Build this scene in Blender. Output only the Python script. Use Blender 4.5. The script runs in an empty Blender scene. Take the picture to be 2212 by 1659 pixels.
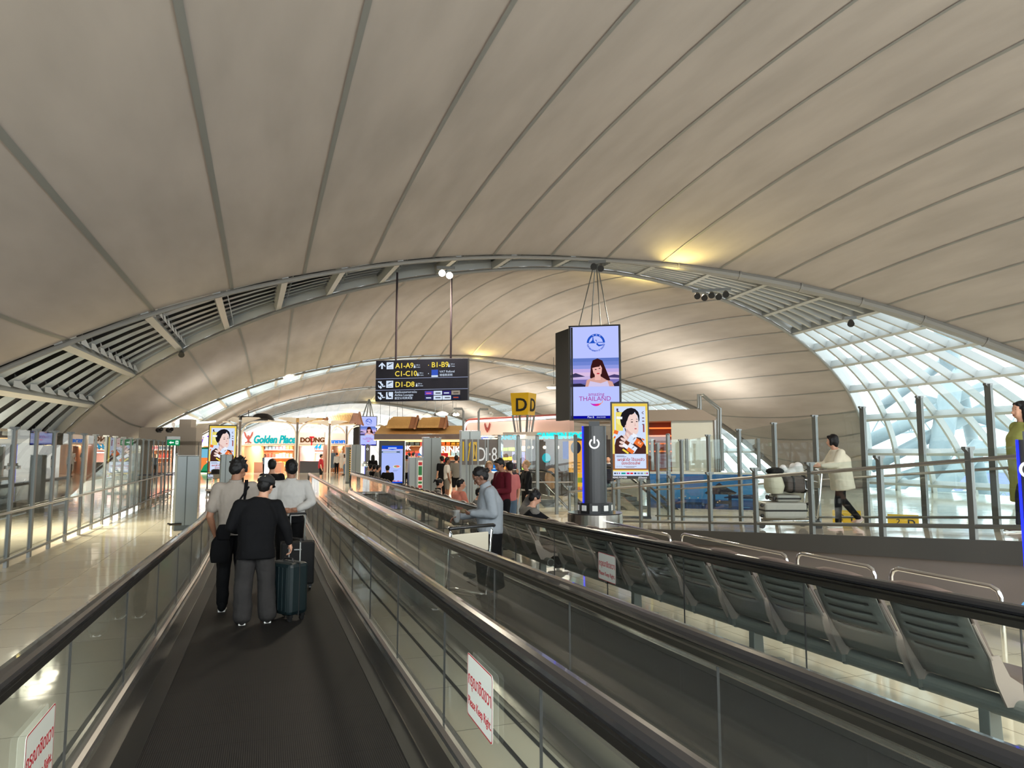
import bpy, bmesh, math, random
from mathutils import Vector, Matrix
import numpy as np
PI = math.pi
sc = bpy.context.scene
COL = sc.collection
random.seed(7)
# ---------------------------------------------------------------- camera, sky, exposure
W_PX, H_PX, F_PX = 2212.0, 1659.0, 1500.0
EYE = Vector((0, 0, 1.96))
YAW, PITCH = 0.33882, 0.09472
FW = Vector((math.sin(YAW)*math.cos(PITCH), math.cos(YAW)*math.cos(PITCH), math.sin(PITCH)))
RT = Vector((math.cos(YAW), -math.sin(YAW), 0))
UP = RT.cross(FW)
cam_d = bpy.data.cameras.new('camera'); cam = bpy.data.objects.new('camera', cam_d); COL.objects.link(cam)
cam_d.sensor_fit = 'HORIZONTAL'; cam_d.sensor_width = 36; cam_d.lens = 36*F_PX/W_PX
cam_d.clip_start = 0.05; cam_d.clip_end = 600
mw = Matrix((RT, UP, -FW)).transposed().to_4x4(); mw.translation = EYE; cam.matrix_world = mw
sc.camera = cam
sc.view_settings.view_transform = 'Standard'; sc.view_settings.look = 'None'
sc.view_settings.gamma = 1; sc.view_settings.use_curve_mapping = False
sc.view_settings.exposure = 0.0
wd = bpy.data.worlds.new('overcast_sky'); sc.world = wd; wd.use_nodes = True
bg = wd.node_tree.nodes['Background']; bg.inputs[0].default_value = (0.87, 0.955, 1.0, 1); bg.inputs[1].default_value = 4.3
try:
    cy = sc.cycles
    cy.max_bounces = 9; cy.diffuse_bounces = 4; cy.glossy_bounces = 4; cy.transmission_bounces = 6
    cy.transparent_max_bounces = 24; cy.sample_clamp_indirect = 6; cy.caustics_reflective = False; cy.caustics_refractive = False
    cy.use_denoising = True
except Exception: pass

def ray(px, py):
    return FW*F_PX + RT*(px-W_PX/2) - UP*(py-H_PX/2)
def atD(px, py, D):            # point at a distance D ahead of the camera
    r = ray(px, py); h = Vector((FW.x, FW.y, 0)).normalized(); return EYE + r*(D/r.dot(h))
def atY(px, py, Y): r = ray(px, py); return EYE + r*(Y/r.y)
def atX(px, py, X): r = ray(px, py); return EYE + r*(X/r.x)
def atZ(px, py, Z): r = ray(px, py); return EYE + r*((Z-EYE.z)/r.z)
SL, YB = 0.0251, 11.0
def FZ(y): return SL*(YB-y) if y < YB else 0.0        # floor height: gently sloping down to y = 11, then level
RX0, RX1 = 7.3, 10.3
def RZ(y): return max(0.0, 0.088*(16.8-y))            # the side ramp
# ---------------------------------------------------------------- materials
MATS = {}
def mat(name, col=(.5,.5,.5), rough=.5, metal=0.0, emit=None, es=1.0, spec=.5, coat=0.0, alpha=1.0, bump=None, noise=None):
    if name in MATS: return MATS[name]
    m = bpy.data.materials.new(name); m.use_nodes = True; nt = m.node_tree; b = nt.nodes['Principled BSDF']
    b.inputs['Base Color'].default_value = (*col, 1); b.inputs['Roughness'].default_value = rough
    b.inputs['Metallic'].default_value = metal; b.inputs['Specular IOR Level'].default_value = spec
    b.inputs['Coat Weight'].default_value = coat
    if emit: b.inputs['Emission Color'].default_value = (*emit, 1); b.inputs['Emission Strength'].default_value = es
    if noise or bump:
        tc = nt.nodes.new('ShaderNodeTexCoord'); nz = nt.nodes.new('ShaderNodeTexNoise')
        nt.links.new(tc.outputs['Object'], nz.inputs['Vector'])
        nz.inputs['Scale'].default_value = (noise or bump)[0]; nz.inputs['Detail'].default_value = 4
        if noise:
            mx = nt.nodes.new('ShaderNodeMixRGB'); mx.blend_type = 'MULTIPLY'; mx.inputs[0].default_value = 1
            rp = nt.nodes.new('ShaderNodeMapRange'); rp.inputs[3].default_value = 1-noise[1]; rp.inputs[4].default_value = 1+noise[1]*.5
            nt.links.new(nz.outputs[0], rp.inputs[0]); mx.inputs[1].default_value = (*col, 1)
            nt.links.new(rp.outputs[0], mx.inputs[2]); nt.links.new(mx.outputs[0], b.inputs['Base Color'])
        if bump:
            bp = nt.nodes.new('ShaderNodeBump'); bp.inputs['Strength'].default_value = bump[1]; bp.inputs['Distance'].default_value = .02
            nz2 = nt.nodes.new('ShaderNodeTexNoise'); nz2.inputs['Scale'].default_value = bump[0]
            nt.links.new(tc.outputs['Object'], nz2.inputs['Vector'])
            nt.links.new(nz2.outputs[0], bp.inputs['Height']); nt.links.new(bp.outputs[0], b.inputs['Normal'])
    MATS[name] = m; return m
def rgb(*c):                                            # sRGB 0-255 to linear
    return tuple(((v/255)/12.92 if v/255 <= .04045 else ((v/255+.055)/1.055)**2.4) for v in c)
def glow(name, c, s=1.0):
    if name in MATS: return MATS[name]
    m = bpy.data.materials.new(name); m.use_nodes = True; nt = m.node_tree; nt.nodes.clear()
    e = nt.nodes.new('ShaderNodeEmission'); o = nt.nodes.new('ShaderNodeOutputMaterial')
    e.inputs[0].default_value = (*rgb(*c), 1); e.inputs[1].default_value = s
    nt.links.new(e.outputs[0], o.inputs[0]); MATS[name] = m; return m
def glass(name, tint=(.93,.96,.95), ior=1.45, rough=0.0, dirt=0.0, wav=0.0):
    if name in MATS: return MATS[name]
    m = bpy.data.materials.new(name); m.use_nodes = True; nt = m.node_tree; nt.nodes.clear(); N = nt.nodes.new
    o = N('ShaderNodeOutputMaterial'); t = N('ShaderNodeBsdfTransparent'); g = N('ShaderNodeBsdfGlossy'); fr = N('ShaderNodeFresnel'); mx = N('ShaderNodeMixShader')
    t.inputs[0].default_value = (*tint, 1); g.inputs['Roughness'].default_value = rough; 
    ge = N('ShaderNodeNewGeometry'); bi = N('ShaderNodeMapRange'); bi.inputs[3].default_value = ior; bi.inputs[4].default_value = 1/ior
    nt.links.new(ge.outputs['Backfacing'], bi.inputs[0]); nt.links.new(bi.outputs[0], fr.inputs[0])
    nt.links.new(fr.outputs[0], mx.inputs[0]); nt.links.new(t.outputs[0], mx.inputs[1]); nt.links.new(g.outputs[0], mx.inputs[2])
    if wav:
        tc = N('ShaderNodeTexCoord'); mp = N('ShaderNodeMapping'); mp.inputs['Scale'].default_value = (1, 2.2, .35)
        nz = N('ShaderNodeTexNoise'); nz.inputs['Scale'].default_value = 2.4; bp = N('ShaderNodeBump'); bp.inputs['Strength'].default_value = wav
        nt.links.new(tc.outputs['Object'], mp.inputs[0]); nt.links.new(mp.outputs[0], nz.inputs['Vector'])
        nt.links.new(nz.outputs[0], bp.inputs['Height']); nt.links.new(bp.outputs[0], g.inputs['Normal'])
    last = mx
    if dirt:
        d = N('ShaderNodeBsdfDiffuse'); d.inputs[0].default_value = (.6,.62,.6,1); m2 = N('ShaderNodeMixShader'); m2.inputs[0].default_value = dirt
        nt.links.new(mx.outputs[0], m2.inputs[1]); nt.links.new(d.outputs[0], m2.inputs[2]); last = m2
    nt.links.new(last.outputs[0], o.inputs[0]); MATS[name] = m; return m
# ---------------------------------------------------------------- mesh helpers
def ngon(n, r, ph=0, sx=1, sy=1):
    return [(r*sx*math.cos(2*PI*k/n+ph), r*sy*math.sin(2*PI*k/n+ph)) for k in range(n)]
class MB:
    def __init__(s): s.v = []; s.f = []; s.mi = []
    def add(s, vs, fs, mi=0):
        o = len(s.v); s.v += [tuple(v) for v in vs]; s.f += [tuple(i+o for i in f) for f in fs]; s.mi += [mi]*len(fs); return s
    def box(s, c, d, rz=0, M=None, mi=0):
        x, y, z = d[0]/2, d[1]/2, d[2]/2
        vs = [Vector((a, b, e)) for a in (-x, x) for b in (-y, y) for e in (-z, z)]
        R = M if M is not None else Matrix.Rotation(rz, 3, 'Z')
        vs = [R @ v + Vector(c) for v in vs]
        return s.add(vs, [(0,1,3,2),(4,6,7,5),(0,4,5,1),(2,3,7,6),(0,2,6,4),(1,5,7,3)], mi)
    def box2(s, a, b, mi=0):
        a, b = Vector(a), Vector(b); return s.box((a+b)/2, [abs(q) for q in (b-a)], mi=mi)
    def loft(s, rings, cap=True, closed=True, mi=0):
        n = len(rings[0]); vs = [p for r in rings for p in r]; fs = []
        for i in range(len(rings)-1):
            for j in range(n if closed else n-1):
                k = (j+1) % n; fs.append((i*n+j, i*n+k, (i+1)*n+k, (i+1)*n+j))
        if cap and closed: fs.append(tuple(range(n-1, -1, -1))); fs.append(tuple(range((len(rings)-1)*n, len(rings)*n)))
        return s.add(vs, fs, mi)
    def tube(s, pts, r, n=8, mi=0, cap=True, prof=None, up=Vector((0,0,1))):
        pts = [Vector(p) for p in pts]; rings = []; m = len(pts)
        rs = r if isinstance(r, (list, tuple)) else [r]*m
        for i, p in enumerate(pts):
            t = (pts[min(i+1, m-1)]-pts[max(i-1, 0)]).normalized()
            a = up if abs(t.dot(up)) < .98 else Vector((0, 1, 0)) if abs(t.y) < .98 else Vector((1, 0, 0))
            u = t.cross(a).normalized(); w = u.cross(t)
            pr = prof or ngon(n, 1)
            rings.append([p+u*(x*rs[i])+w*(y*rs[i]) for x, y in pr])
        return s.loft(rings, cap, mi=mi)
    def cyl(s, a, b, r, r2=None, n=16, mi=0): return s.tube([a, b], [r, r2 if r2 is not None else r], n, mi)
    def lathe(s, prof, c=(0,0,0), n=20, mi=0, sx=1, sy=1):
        c = Vector(c); rings = [[c+Vector((r*sx*math.cos(2*PI*k/n), r*sy*math.sin(2*PI*k/n), z)) for k in range(n)] for r, z in prof]
        return s.loft(rings, True, mi=mi)
    def prism(s, poly, o, u, w, depth, mi=0):           # 2D outline in the u,w plane, thickness along the normal
        o, u, w = Vector(o), Vector(u), Vector(w); nrm = u.cross(w).normalized()*depth
        a = [o+u*x+w*y for x, y in poly]; b = [p+nrm for p in a]; n = len(poly)
        fs = [tuple(range(n)), tuple(range(2*n-1, n-1, -1))]+[(i, i+n, (i+1) % n+n, (i+1) % n) for i in range(n)]
        return s.add(a+b, fs, mi)
    def sphere(s, c, r, n=12, m=8, sx=1, sy=1, sz=1, mi=0, R=None):
        c = Vector(c); rings = []
        for i in range(m+1):
            a = -PI/2+PI*i/m; q = max(math.cos(a), .02)
            ring = [Vector((q*math.cos(2*PI*k/n)*r*sx, q*math.sin(2*PI*k/n)*r*sy, math.sin(a)*r*sz)) for k in range(n)]
            rings.append([(R @ p if R else p)+c for p in ring])
        return s.loft(rings, True, mi=mi)
    def capsule(s, a, b, ra, rb, n=12, mi=0, fx=1.0):
        a, b = Vector(a), Vector(b); t = (b-a).normalized(); pts = []; rs = []
        for k in range(4): q = math.cos(PI/2*(3-k)/3.2+.0) ; h = math.sin(PI/2*(3-k)/3.2); pts.append(a-t*ra*h); rs.append(ra*q)
        for k in range(4): q = math.cos(PI/2*k/3.2); h = math.sin(PI/2*k/3.2); pts.append(b+t*rb*h); rs.append(rb*q)
        return s.tube(pts, rs, n, mi)
    def quad(s, a, b, c, d, mi=0): return s.add([a, b, c, d], [(0, 1, 2, 3)], mi)
    def build(s, name, m, parent=None, world=False, smooth=False, bevel=0, remesh=0, sm=6):
        vs = s.v
        if world and parent is not None:
            inv = parent.matrix_basis.inverted(); vs = [inv @ Vector(v) for v in vs]
        me = bpy.data.meshes.new(name); me.from_pydata([tuple(v) for v in vs], [], s.f); 
        bm = bmesh.new(); bm.from_mesh(me); bmesh.ops.recalc_face_normals(bm, faces=bm.faces); bm.to_mesh(me); bm.free()
        ms = m if isinstance(m, (list, tuple)) else [m]
        for q in ms: me.materials.append(q)
        if len(ms) > 1 and len(me.polygons) == len(s.mi): me.polygons.foreach_set('material_index', s.mi)
        o = bpy.data.objects.new(name, me); COL.objects.link(o)
        if remesh:
            r = o.modifiers.new('r', 'REMESH'); r.mode = 'VOXEL'; r.voxel_size = remesh
            if sm: q = o.modifiers.new('s', 'SMOOTH'); q.factor = .5; q.iterations = sm
            dg = bpy.context.evaluated_depsgraph_get(); me2 = bpy.data.meshes.new_from_object(o.evaluated_get(dg))
            o.modifiers.clear(); o.data = me2; bpy.data.meshes.remove(me); me = me2; me.name = name; smooth = True
            if not me.materials: me.materials.append(ms[0])
        if smooth: me.polygons.foreach_set('use_smooth', [True]*len(me.polygons))
        if bevel:
            b = o.modifiers.new('bevel', 'BEVEL'); b.width = bevel; b.segments = 2; b.limit_method = 'ANGLE'; b.angle_limit = .7
        if parent is not None: o.parent = parent
        return o
def tag(o, label=None, cat=None, group=None, kind=None):
    if label: o['label'] = label
    if cat: o['category'] = cat
    if group: o['group'] = group
    if kind: o['kind'] = kind
    return o
def thing(name, label, cat, loc=(0,0,0), rz=0, group=None):
    o = bpy.data.objects.new(name, None); COL.objects.link(o); o.empty_display_size = .1
    o.location = loc; o.rotation_euler = (0, 0, rz)
    o.matrix_basis = Matrix.Translation(Vector(loc)) @ Matrix.Rotation(rz, 4, 'Z')
    return tag(o, label, cat, group)
def struct(o): o['kind'] = 'structure'; return o
KIDS = lambda o: [c for c in o.children]
def dup(root, loc, rz=0, label=None, group=None, parent=None):
    def cp(o, p):
        c = o.copy(); COL.objects.link(c)
        if p is not None: c.parent = p
        for ch in KIDS(o): cp(ch, c)
        return c
    r = cp(root, None); r.location = loc; r.rotation_euler = (0, 0, rz)
    if label: r['label'] = label
    if group: r['group'] = group
    return r
def text(body, size, m, parent, loc, rot=None, name='lettering', depth=.002, align='LEFT', shear=0, world=False, sx=1, spacing=1, bold=0):
    cu = bpy.data.curves.new('t', 'FONT'); cu.body = body; cu.size = size; cu.extrude = depth; cu.align_x = align; cu.shear = shear; cu.space_character = spacing
    cu.offset = bold
    cu.resolution_u = 3
    o = bpy.data.objects.new('t', cu); COL.objects.link(o)
    bpy.context.view_layer.update()
    dg = bpy.context.evaluated_depsgraph_get(); me = bpy.data.meshes.new_from_object(o.evaluated_get(dg))
    bpy.data.objects.remove(o); bpy.data.curves.remove(cu)
    R = rot if rot is not None else Matrix.Identity(3)
    T = Matrix.Translation(Vector(loc)) @ R.to_4x4() @ Matrix.Diagonal((sx, 1, 1, 1))
    if world and parent is not None: T = parent.matrix_basis.inverted() @ T
    me.transform(T); me.materials.clear(); me.materials.append(m); me.name = name
    q = bpy.data.objects.new(name, me); COL.objects.link(q)
    if parent is not None: q.parent = parent
    return q
def face_rot(rz=0, tilt=0):
    # letters upright on a board whose front faces -Y (turned by rz about Z)
    return Matrix.Rotation(rz, 3, 'Z') @ Matrix.Rotation(PI/2+tilt, 3, 'X')
def cam_rz(p):                                          # turn a board at p so that it faces the camera position
    d = EYE-Vector(p); return math.atan2(d.y, d.x)+PI/2
# ---------------------------------------------------------------- shared materials
steel = mat('stainless_steel', (.58,.57,.55), .22, 1.0)
steel_sat = mat('satin_steel', (.42,.41,.40), .38, 1.0)
chrome = mat('chrome', (.78,.78,.78), .08, 1.0)
post_m = mat('post_grey_metal', rgb(120,122,120), .38, .75)
paintw = mat('white_painted_steel', rgb(205,208,208), .5)
paintg = mat('grey_painted_steel', rgb(150,154,156), .5)
darkg = mat('dark_grey_plastic', rgb(52,56,58), .5)
black = mat('black_plastic', (.012,.012,.013), .35)
rubber = mat('black_rubber', (.013,.013,.014), .22, coat=.3)
blackm = mat('matt_black', (.01,.01,.01), .7)
white = mat('white_plastic', rgb(225,225,222), .5)
redp = mat('red_print', rgb(170,24,38), .5)
GL = glass('clear_glass', (.95,.975,.965), 1.5)
GLB = glass('balustrade_glass', (.91,.935,.92), 1.5, dirt=.012)
GLF = glass('fence_glass', (.93,.96,.955), 1.6, wav=.02)
GLW = glass('window_glass', (.90,.96,.97), 1.4)
def floor_mat():
    m = bpy.data.materials.new('polished_stone_tiles'); m.use_nodes = True; nt = m.node_tree; b = nt.nodes['Principled BSDF']; N = nt.nodes.new; L = nt.links.new
    tc = N('ShaderNodeTexCoord'); br = N('ShaderNodeTexBrick'); br.offset = 0; br.inputs['Scale'].default_value = 1.0
    br.inputs['Brick Width'].default_value = .9; br.inputs['Row Height'].default_value = .9; br.inputs['Mortar Size'].default_value = .004
    br.inputs['Color1'].default_value = (*rgb(226,215,192), 1); br.inputs['Color2'].default_value = (*rgb(216,206,184), 1); br.inputs['Mortar'].default_value = (*rgb(130,120,104), 1)
    L(tc.outputs['Object'], br.inputs['Vector'])
    nz = N('ShaderNodeTexNoise'); nz.inputs['Scale'].default_value = 1.1; nz.inputs['Detail'].default_value = 3; L(tc.outputs['Object'], nz.inputs['Vector'])
    bp = N('ShaderNodeBump'); bp.inputs['Strength'].default_value = .05; bp.inputs['Distance'].default_value = .1; L(nz.outputs[0], bp.inputs['Height']); L(bp.outputs[0], b.inputs['Normal'])
    L(br.outputs[0], b.inputs['Base Color']); b.inputs['Roughness'].default_value = .07; b.inputs['Specular IOR Level'].default_value = .8
    MATS['tiles'] = m; return m
TILE = floor_mat()
def belt_mat():
    m = bpy.data.materials.new('ribbed_black_pallets'); m.use_nodes = True; nt = m.node_tree; b = nt.nodes['Principled BSDF']; N = nt.nodes.new; L = nt.links.new
    tc = N('ShaderNodeTexCoord'); sp = N('ShaderNodeSeparateXYZ'); L(tc.outputs['Object'], sp.inputs[0])
    mu = N('ShaderNodeMath'); mu.operation = 'MULTIPLY'; mu.inputs[1].default_value = 2*PI/.0125; L(sp.outputs[0], mu.inputs[0])
    si = N('ShaderNodeMath'); si.operation = 'SINE'; L(mu.outputs[0], si.inputs[0])
    mr = N('ShaderNodeMapRange'); mr.inputs[1].default_value = -.1; mr.inputs[2].default_value = .6; L(si.outputs[0], mr.inputs[0])
    mo = N('ShaderNodeMath'); mo.operation = 'MODULO'; mo.inputs[1].default_value = .4; ad = N('ShaderNodeMath'); ad.operation = 'ADD'; ad.inputs[1].default_value = 100; L(sp.outputs[1], ad.inputs[0]); L(ad.outputs[0], mo.inputs[0])
    lt = N('ShaderNodeMath'); lt.operation = 'GREATER_THAN'; lt.inputs[1].default_value = .006; L(mo.outputs[0], lt.inputs[0])
    m3 = N('ShaderNodeMath'); m3.operation = 'MULTIPLY'; L(mr.outputs[0], m3.inputs[0]); L(lt.outputs[0], m3.inputs[1])
    cr = N('ShaderNodeMixRGB'); cr.inputs[1].default_value = (.002,.002,.002,1); cr.inputs[2].default_value = (*rgb(44,40,38),1)
    L(m3.outputs[0], cr.inputs[0]); L(cr.outputs[0], b.inputs['Base Color']); b.inputs['Roughness'].default_value = .6; b.inputs['Specular IOR Level'].default_value = .25
    return m
BELT = belt_mat()
def membrane_mat():
    m = bpy.data.materials.new('translucent_roof_membrane'); m.use_nodes = True; nt = m.node_tree; nt.nodes.clear(); N = nt.nodes.new; L = nt.links.new
    o = N('ShaderNodeOutputMaterial'); d = N('ShaderNodeBsdfDiffuse'); t = N('ShaderNodeBsdfTranslucent'); mx = N('ShaderNodeMixShader')
    tc = N('ShaderNodeTexCoord'); mp = N('ShaderNodeMapping'); mp.inputs['Scale'].default_value = (1, .25, 1); nz = N('ShaderNodeTexNoise'); nz.inputs['Scale'].default_value = 1.4; nz.inputs['Detail'].default_value = 5
    L(tc.outputs['Object'], mp.inputs[0]); L(mp.outputs[0], nz.inputs['Vector'])
    mr = N('ShaderNodeMapRange'); mr.inputs[1].default_value = .3; mr.inputs[2].default_value = .7; mr.inputs[3].default_value = .88; mr.inputs[4].default_value = 1.06; L(nz.outputs[0], mr.inputs[0])
    c1 = N('ShaderNodeMixRGB'); c1.blend_type = 'MULTIPLY'; c1.inputs[0].default_value = 1; c1.inputs[1].default_value = (*MEM_DIFF, 1); L(mr.outputs[0], c1.inputs[2]); L(c1.outputs[0], d.inputs[0])
    c2 = N('ShaderNodeMixRGB'); c2.blend_type = 'MULTIPLY'; c2.inputs[0].default_value = 1; c2.inputs[1].default_value = (*MEM_TRANS, 1); L(mr.outputs[0], c2.inputs[2]); L(c2.outputs[0], t.inputs[0])
    mx.inputs[0].default_value = .5
    L(d.outputs[0], mx.inputs[1]); L(t.outputs[0], mx.inputs[2]); L(mx.outputs[0], o.inputs[0]); return m
MEM_DIFF = (.60,.56,.51); MEM_TRANS = (.038,.026,.020)
MEMB = membrane_mat()
SEAM = mat('membrane_seam_strip', rgb(120,120,116), .7)
TRUSS = mat('truss_grey_paint', rgb(168,170,168), .45)
LOUV = mat('louver_blue_grey', rgb(122,136,150), .5)
LOUVD = mat('louver_gap_dark', rgb(40,42,46), .6)

CARR = mat('handrail_carrier_dark', (.16,.155,.15), .3, 1.0)
# ---------------------------------------------------------------- roof: arches, membranes, glazing
PR = [10.42,20.196,12.781,-6.752,22.185,13.315,1.765,-.041,.68]
E1 = [(0,792),(152,732),(309,674),(463,633),(560,611),(605,601),(729,582),(850,564),(962,553),(1070,550),(1200,552),(1374,562),(1474,573),(1580,586),(1685,607),(1790,630),(1900,657),(2014,692),(2129,733),(2212,767)]
E2 = [(139,935),(195,876),(283.5,813),(385,757.5),(494,707),(560,681.5),(605,666),(713,634),(825,609),(933,591),(1037,582),(1162,576),(1260,574),(1360,589),(1433,607),(1516,627.5),(1589,655),(1648,682),(1712,721),(1758,758),(1795,794),(1836,845),(1859,909),(1867,930),(1871,978),(1867,1041),(1856,1100)]
E3 = [(316,932),(380,903),(471,861),(538,836),(621,811),(725,790),(837,772),(1012,768),(1108,778),(1199,790),(1342,820),(1419,845),(1520,886),(1611,945),(1657,1000),(1705,1030)]
A0, A1 = -.22, PI+.16
def S(a, k, m=0):             # k: 0 centre line, -1 near edge of the glazed lens, +1 far edge; m: which arch
    Xc, A, B, z0, P, w0, q, skew, wb = PR
    t = abs(a-PI/2)/(PI/2); w = (wb+w0*t**q)*k
    X = Xc+A*math.cos(a)
    return Vector((X, 20+P*m+w+skew*(X-Xc), 1.96+z0+B*math.sin(a)))
def P2(v):
    d = v-EYE; z = d.dot(FW); return (W_PX/2+F_PX*d.dot(RT)/z, H_PX/2-F_PX*d.dot(UP)/z)
def fit_edge(E, k, m):
    aa = [A0+(A1-A0)*i/900 for i in range(901)]; pr = []
    for a in aa:
        v = S(a, k, m)
        pr.append(P2(v) if (v-EYE).dot(FW) > .5 else (1e9, 1e9))
    out = []
    for e in E:
        i = min(range(len(aa)), key=lambda j: (pr[j][0]-e[0])**2+(pr[j][1]-e[1])**2)
        v = S(aa[i], k, m); q = atY(e[0], e[1], v.y); out.append((aa[i], (q-v).x, (q-v).z))
    out.sort(); return out
def interp(tab, a):
    if a <= tab[0][0]: return tab[0][1], tab[0][2]
    for i in range(len(tab)-1):
        if a <= tab[i+1][0]:
            t = (a-tab[i][0])/max(1e-6, tab[i+1][0]-tab[i][0]); return tab[i][1]*(1-t)+tab[i+1][1]*t, tab[i][2]*(1-t)+tab[i+1][2]*t
    return tab[-1][1], tab[-1][2]
def smooth_tab(tab):
    o = []
    for a, x, z in tab:
        w = [(math.exp(-((b-a)/.12)**2), p, q) for b, p, q in tab]; s = sum(q[0] for q in w)
        o.append((a, sum(q[0]*q[1] for q in w)/s, sum(q[0]*q[2] for q in w)/s))
    return o
T1, T2, T3 = smooth_tab(fit_edge(E1, -1, 0)), smooth_tab(fit_edge(E2, 1, 0)), smooth_tab(fit_edge(E3, -1, 1))
def edge(a, k, m):            # roof edge points: measured on the nearest arches, carried on along the building
    v = S(a, k, m)
    T = T1 if (k <= 0 and m <= 0) else T2 if m == 0 else T3
    dx, dz = interp(T, a)
    if k == 0: d2 = interp(T2, a) if m == 0 else (dx, dz); dx, dz = (dx+d2[0])/2, (dz+d2[1])/2
    return v+Vector((dx, 0, dz))
NA = 96
AS = [A0+(A1-A0)*i/NA for i in range(NA+1)]
SEAMS = [.16+.0955*i for i in range(33)]
def bay(m, name):             # membrane between arch m-1 and arch m
    NY = 14
    def pt(a, s):
        p, q = edge(a, 1, m-1), edge(a, -1, m)
        if q.y < p.y: y = (p.y+q.y)/2; p.y = q.y = y
        v = p.lerp(q, s); t = abs(a-PI/2)/(PI/2)
        v.z += BULGE*4*s*(1-s)*(1-min(t, .85)*2.3)*(1 if a > PI/2 else 1)
        return v
    g = MB(); vs = [pt(a, j/NY) for a in AS for j in range(NY+1)]; n = NY+1
    g.add(vs, [(i*n+j, i*n+j+1, (i+1)*n+j+1, (i+1)*n+j) for i in range(NA) for j in range(NY)])
    o = struct(g.build(name, MEMB, smooth=True))
    s = MB()
    for a in SEAMS:
        h = .0022; c = [[pt(a-h, j/NY)-Vector((0,0,.02)) for j in range(NY+1)], [pt(a+h, j/NY)-Vector((0,0,.02)) for j in range(NY+1)]]
        s.add(c[0]+c[1], [(j, j+1, n+j+1, n+j) for j in range(NY)])
    s.build('seam_strips', SEAM, o, smooth=True)
BULGE = 1.1
ARCHM = mat('arch_tube_paint', rgb(128,126,121), .5)
for m in range(0, 9): bay(m, 'ceiling')
# arches: edge tubes, ribs following the arch, purlins across, panes / louvers between
PURL = [-.02,.12,.27,.411,.54,.691,.821,.936,1.018,1.103,1.2,1.3,1.4,1.5,1.65,1.75,1.84,1.93,2.013,2.096,2.185,2.272,2.367,2.466,2.57,2.68,2.8,2.95,3.1]
def lens(a, s, m): return edge(a, -1, m).lerp(edge(a, 1, m), s)
def nrm(a, m):
    p, q = lens(a-.02, .5, m), lens(a+.02, .5, m); t = (q-p).normalized(); y = Vector((0, 1, 0)); n = t.cross(y).normalized()
    c = Vector((PR[0], 20, -4)); 
    return n if (Vector((c.x, 0, c.z))-Vector((p.x, 0, p.z))).dot(n) > 0 else -n      # inward
def strip(g, pts, nv, w, h, off=0, mi=0):     # a rectangular bar along pts, depth h along nv
    rings = []
    for i, p in enumerate(pts):
        t = (pts[min(i+1, len(pts)-1)]-pts[max(i-1, 0)]).normalized(); n = nv[i]; u = t.cross(n).normalized()*w/2
        a, b = p-n*off, p+n*(h-off); rings.append([a-u, a+u, b+u, b-u])
    g.loft(rings, mi=mi)
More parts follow.
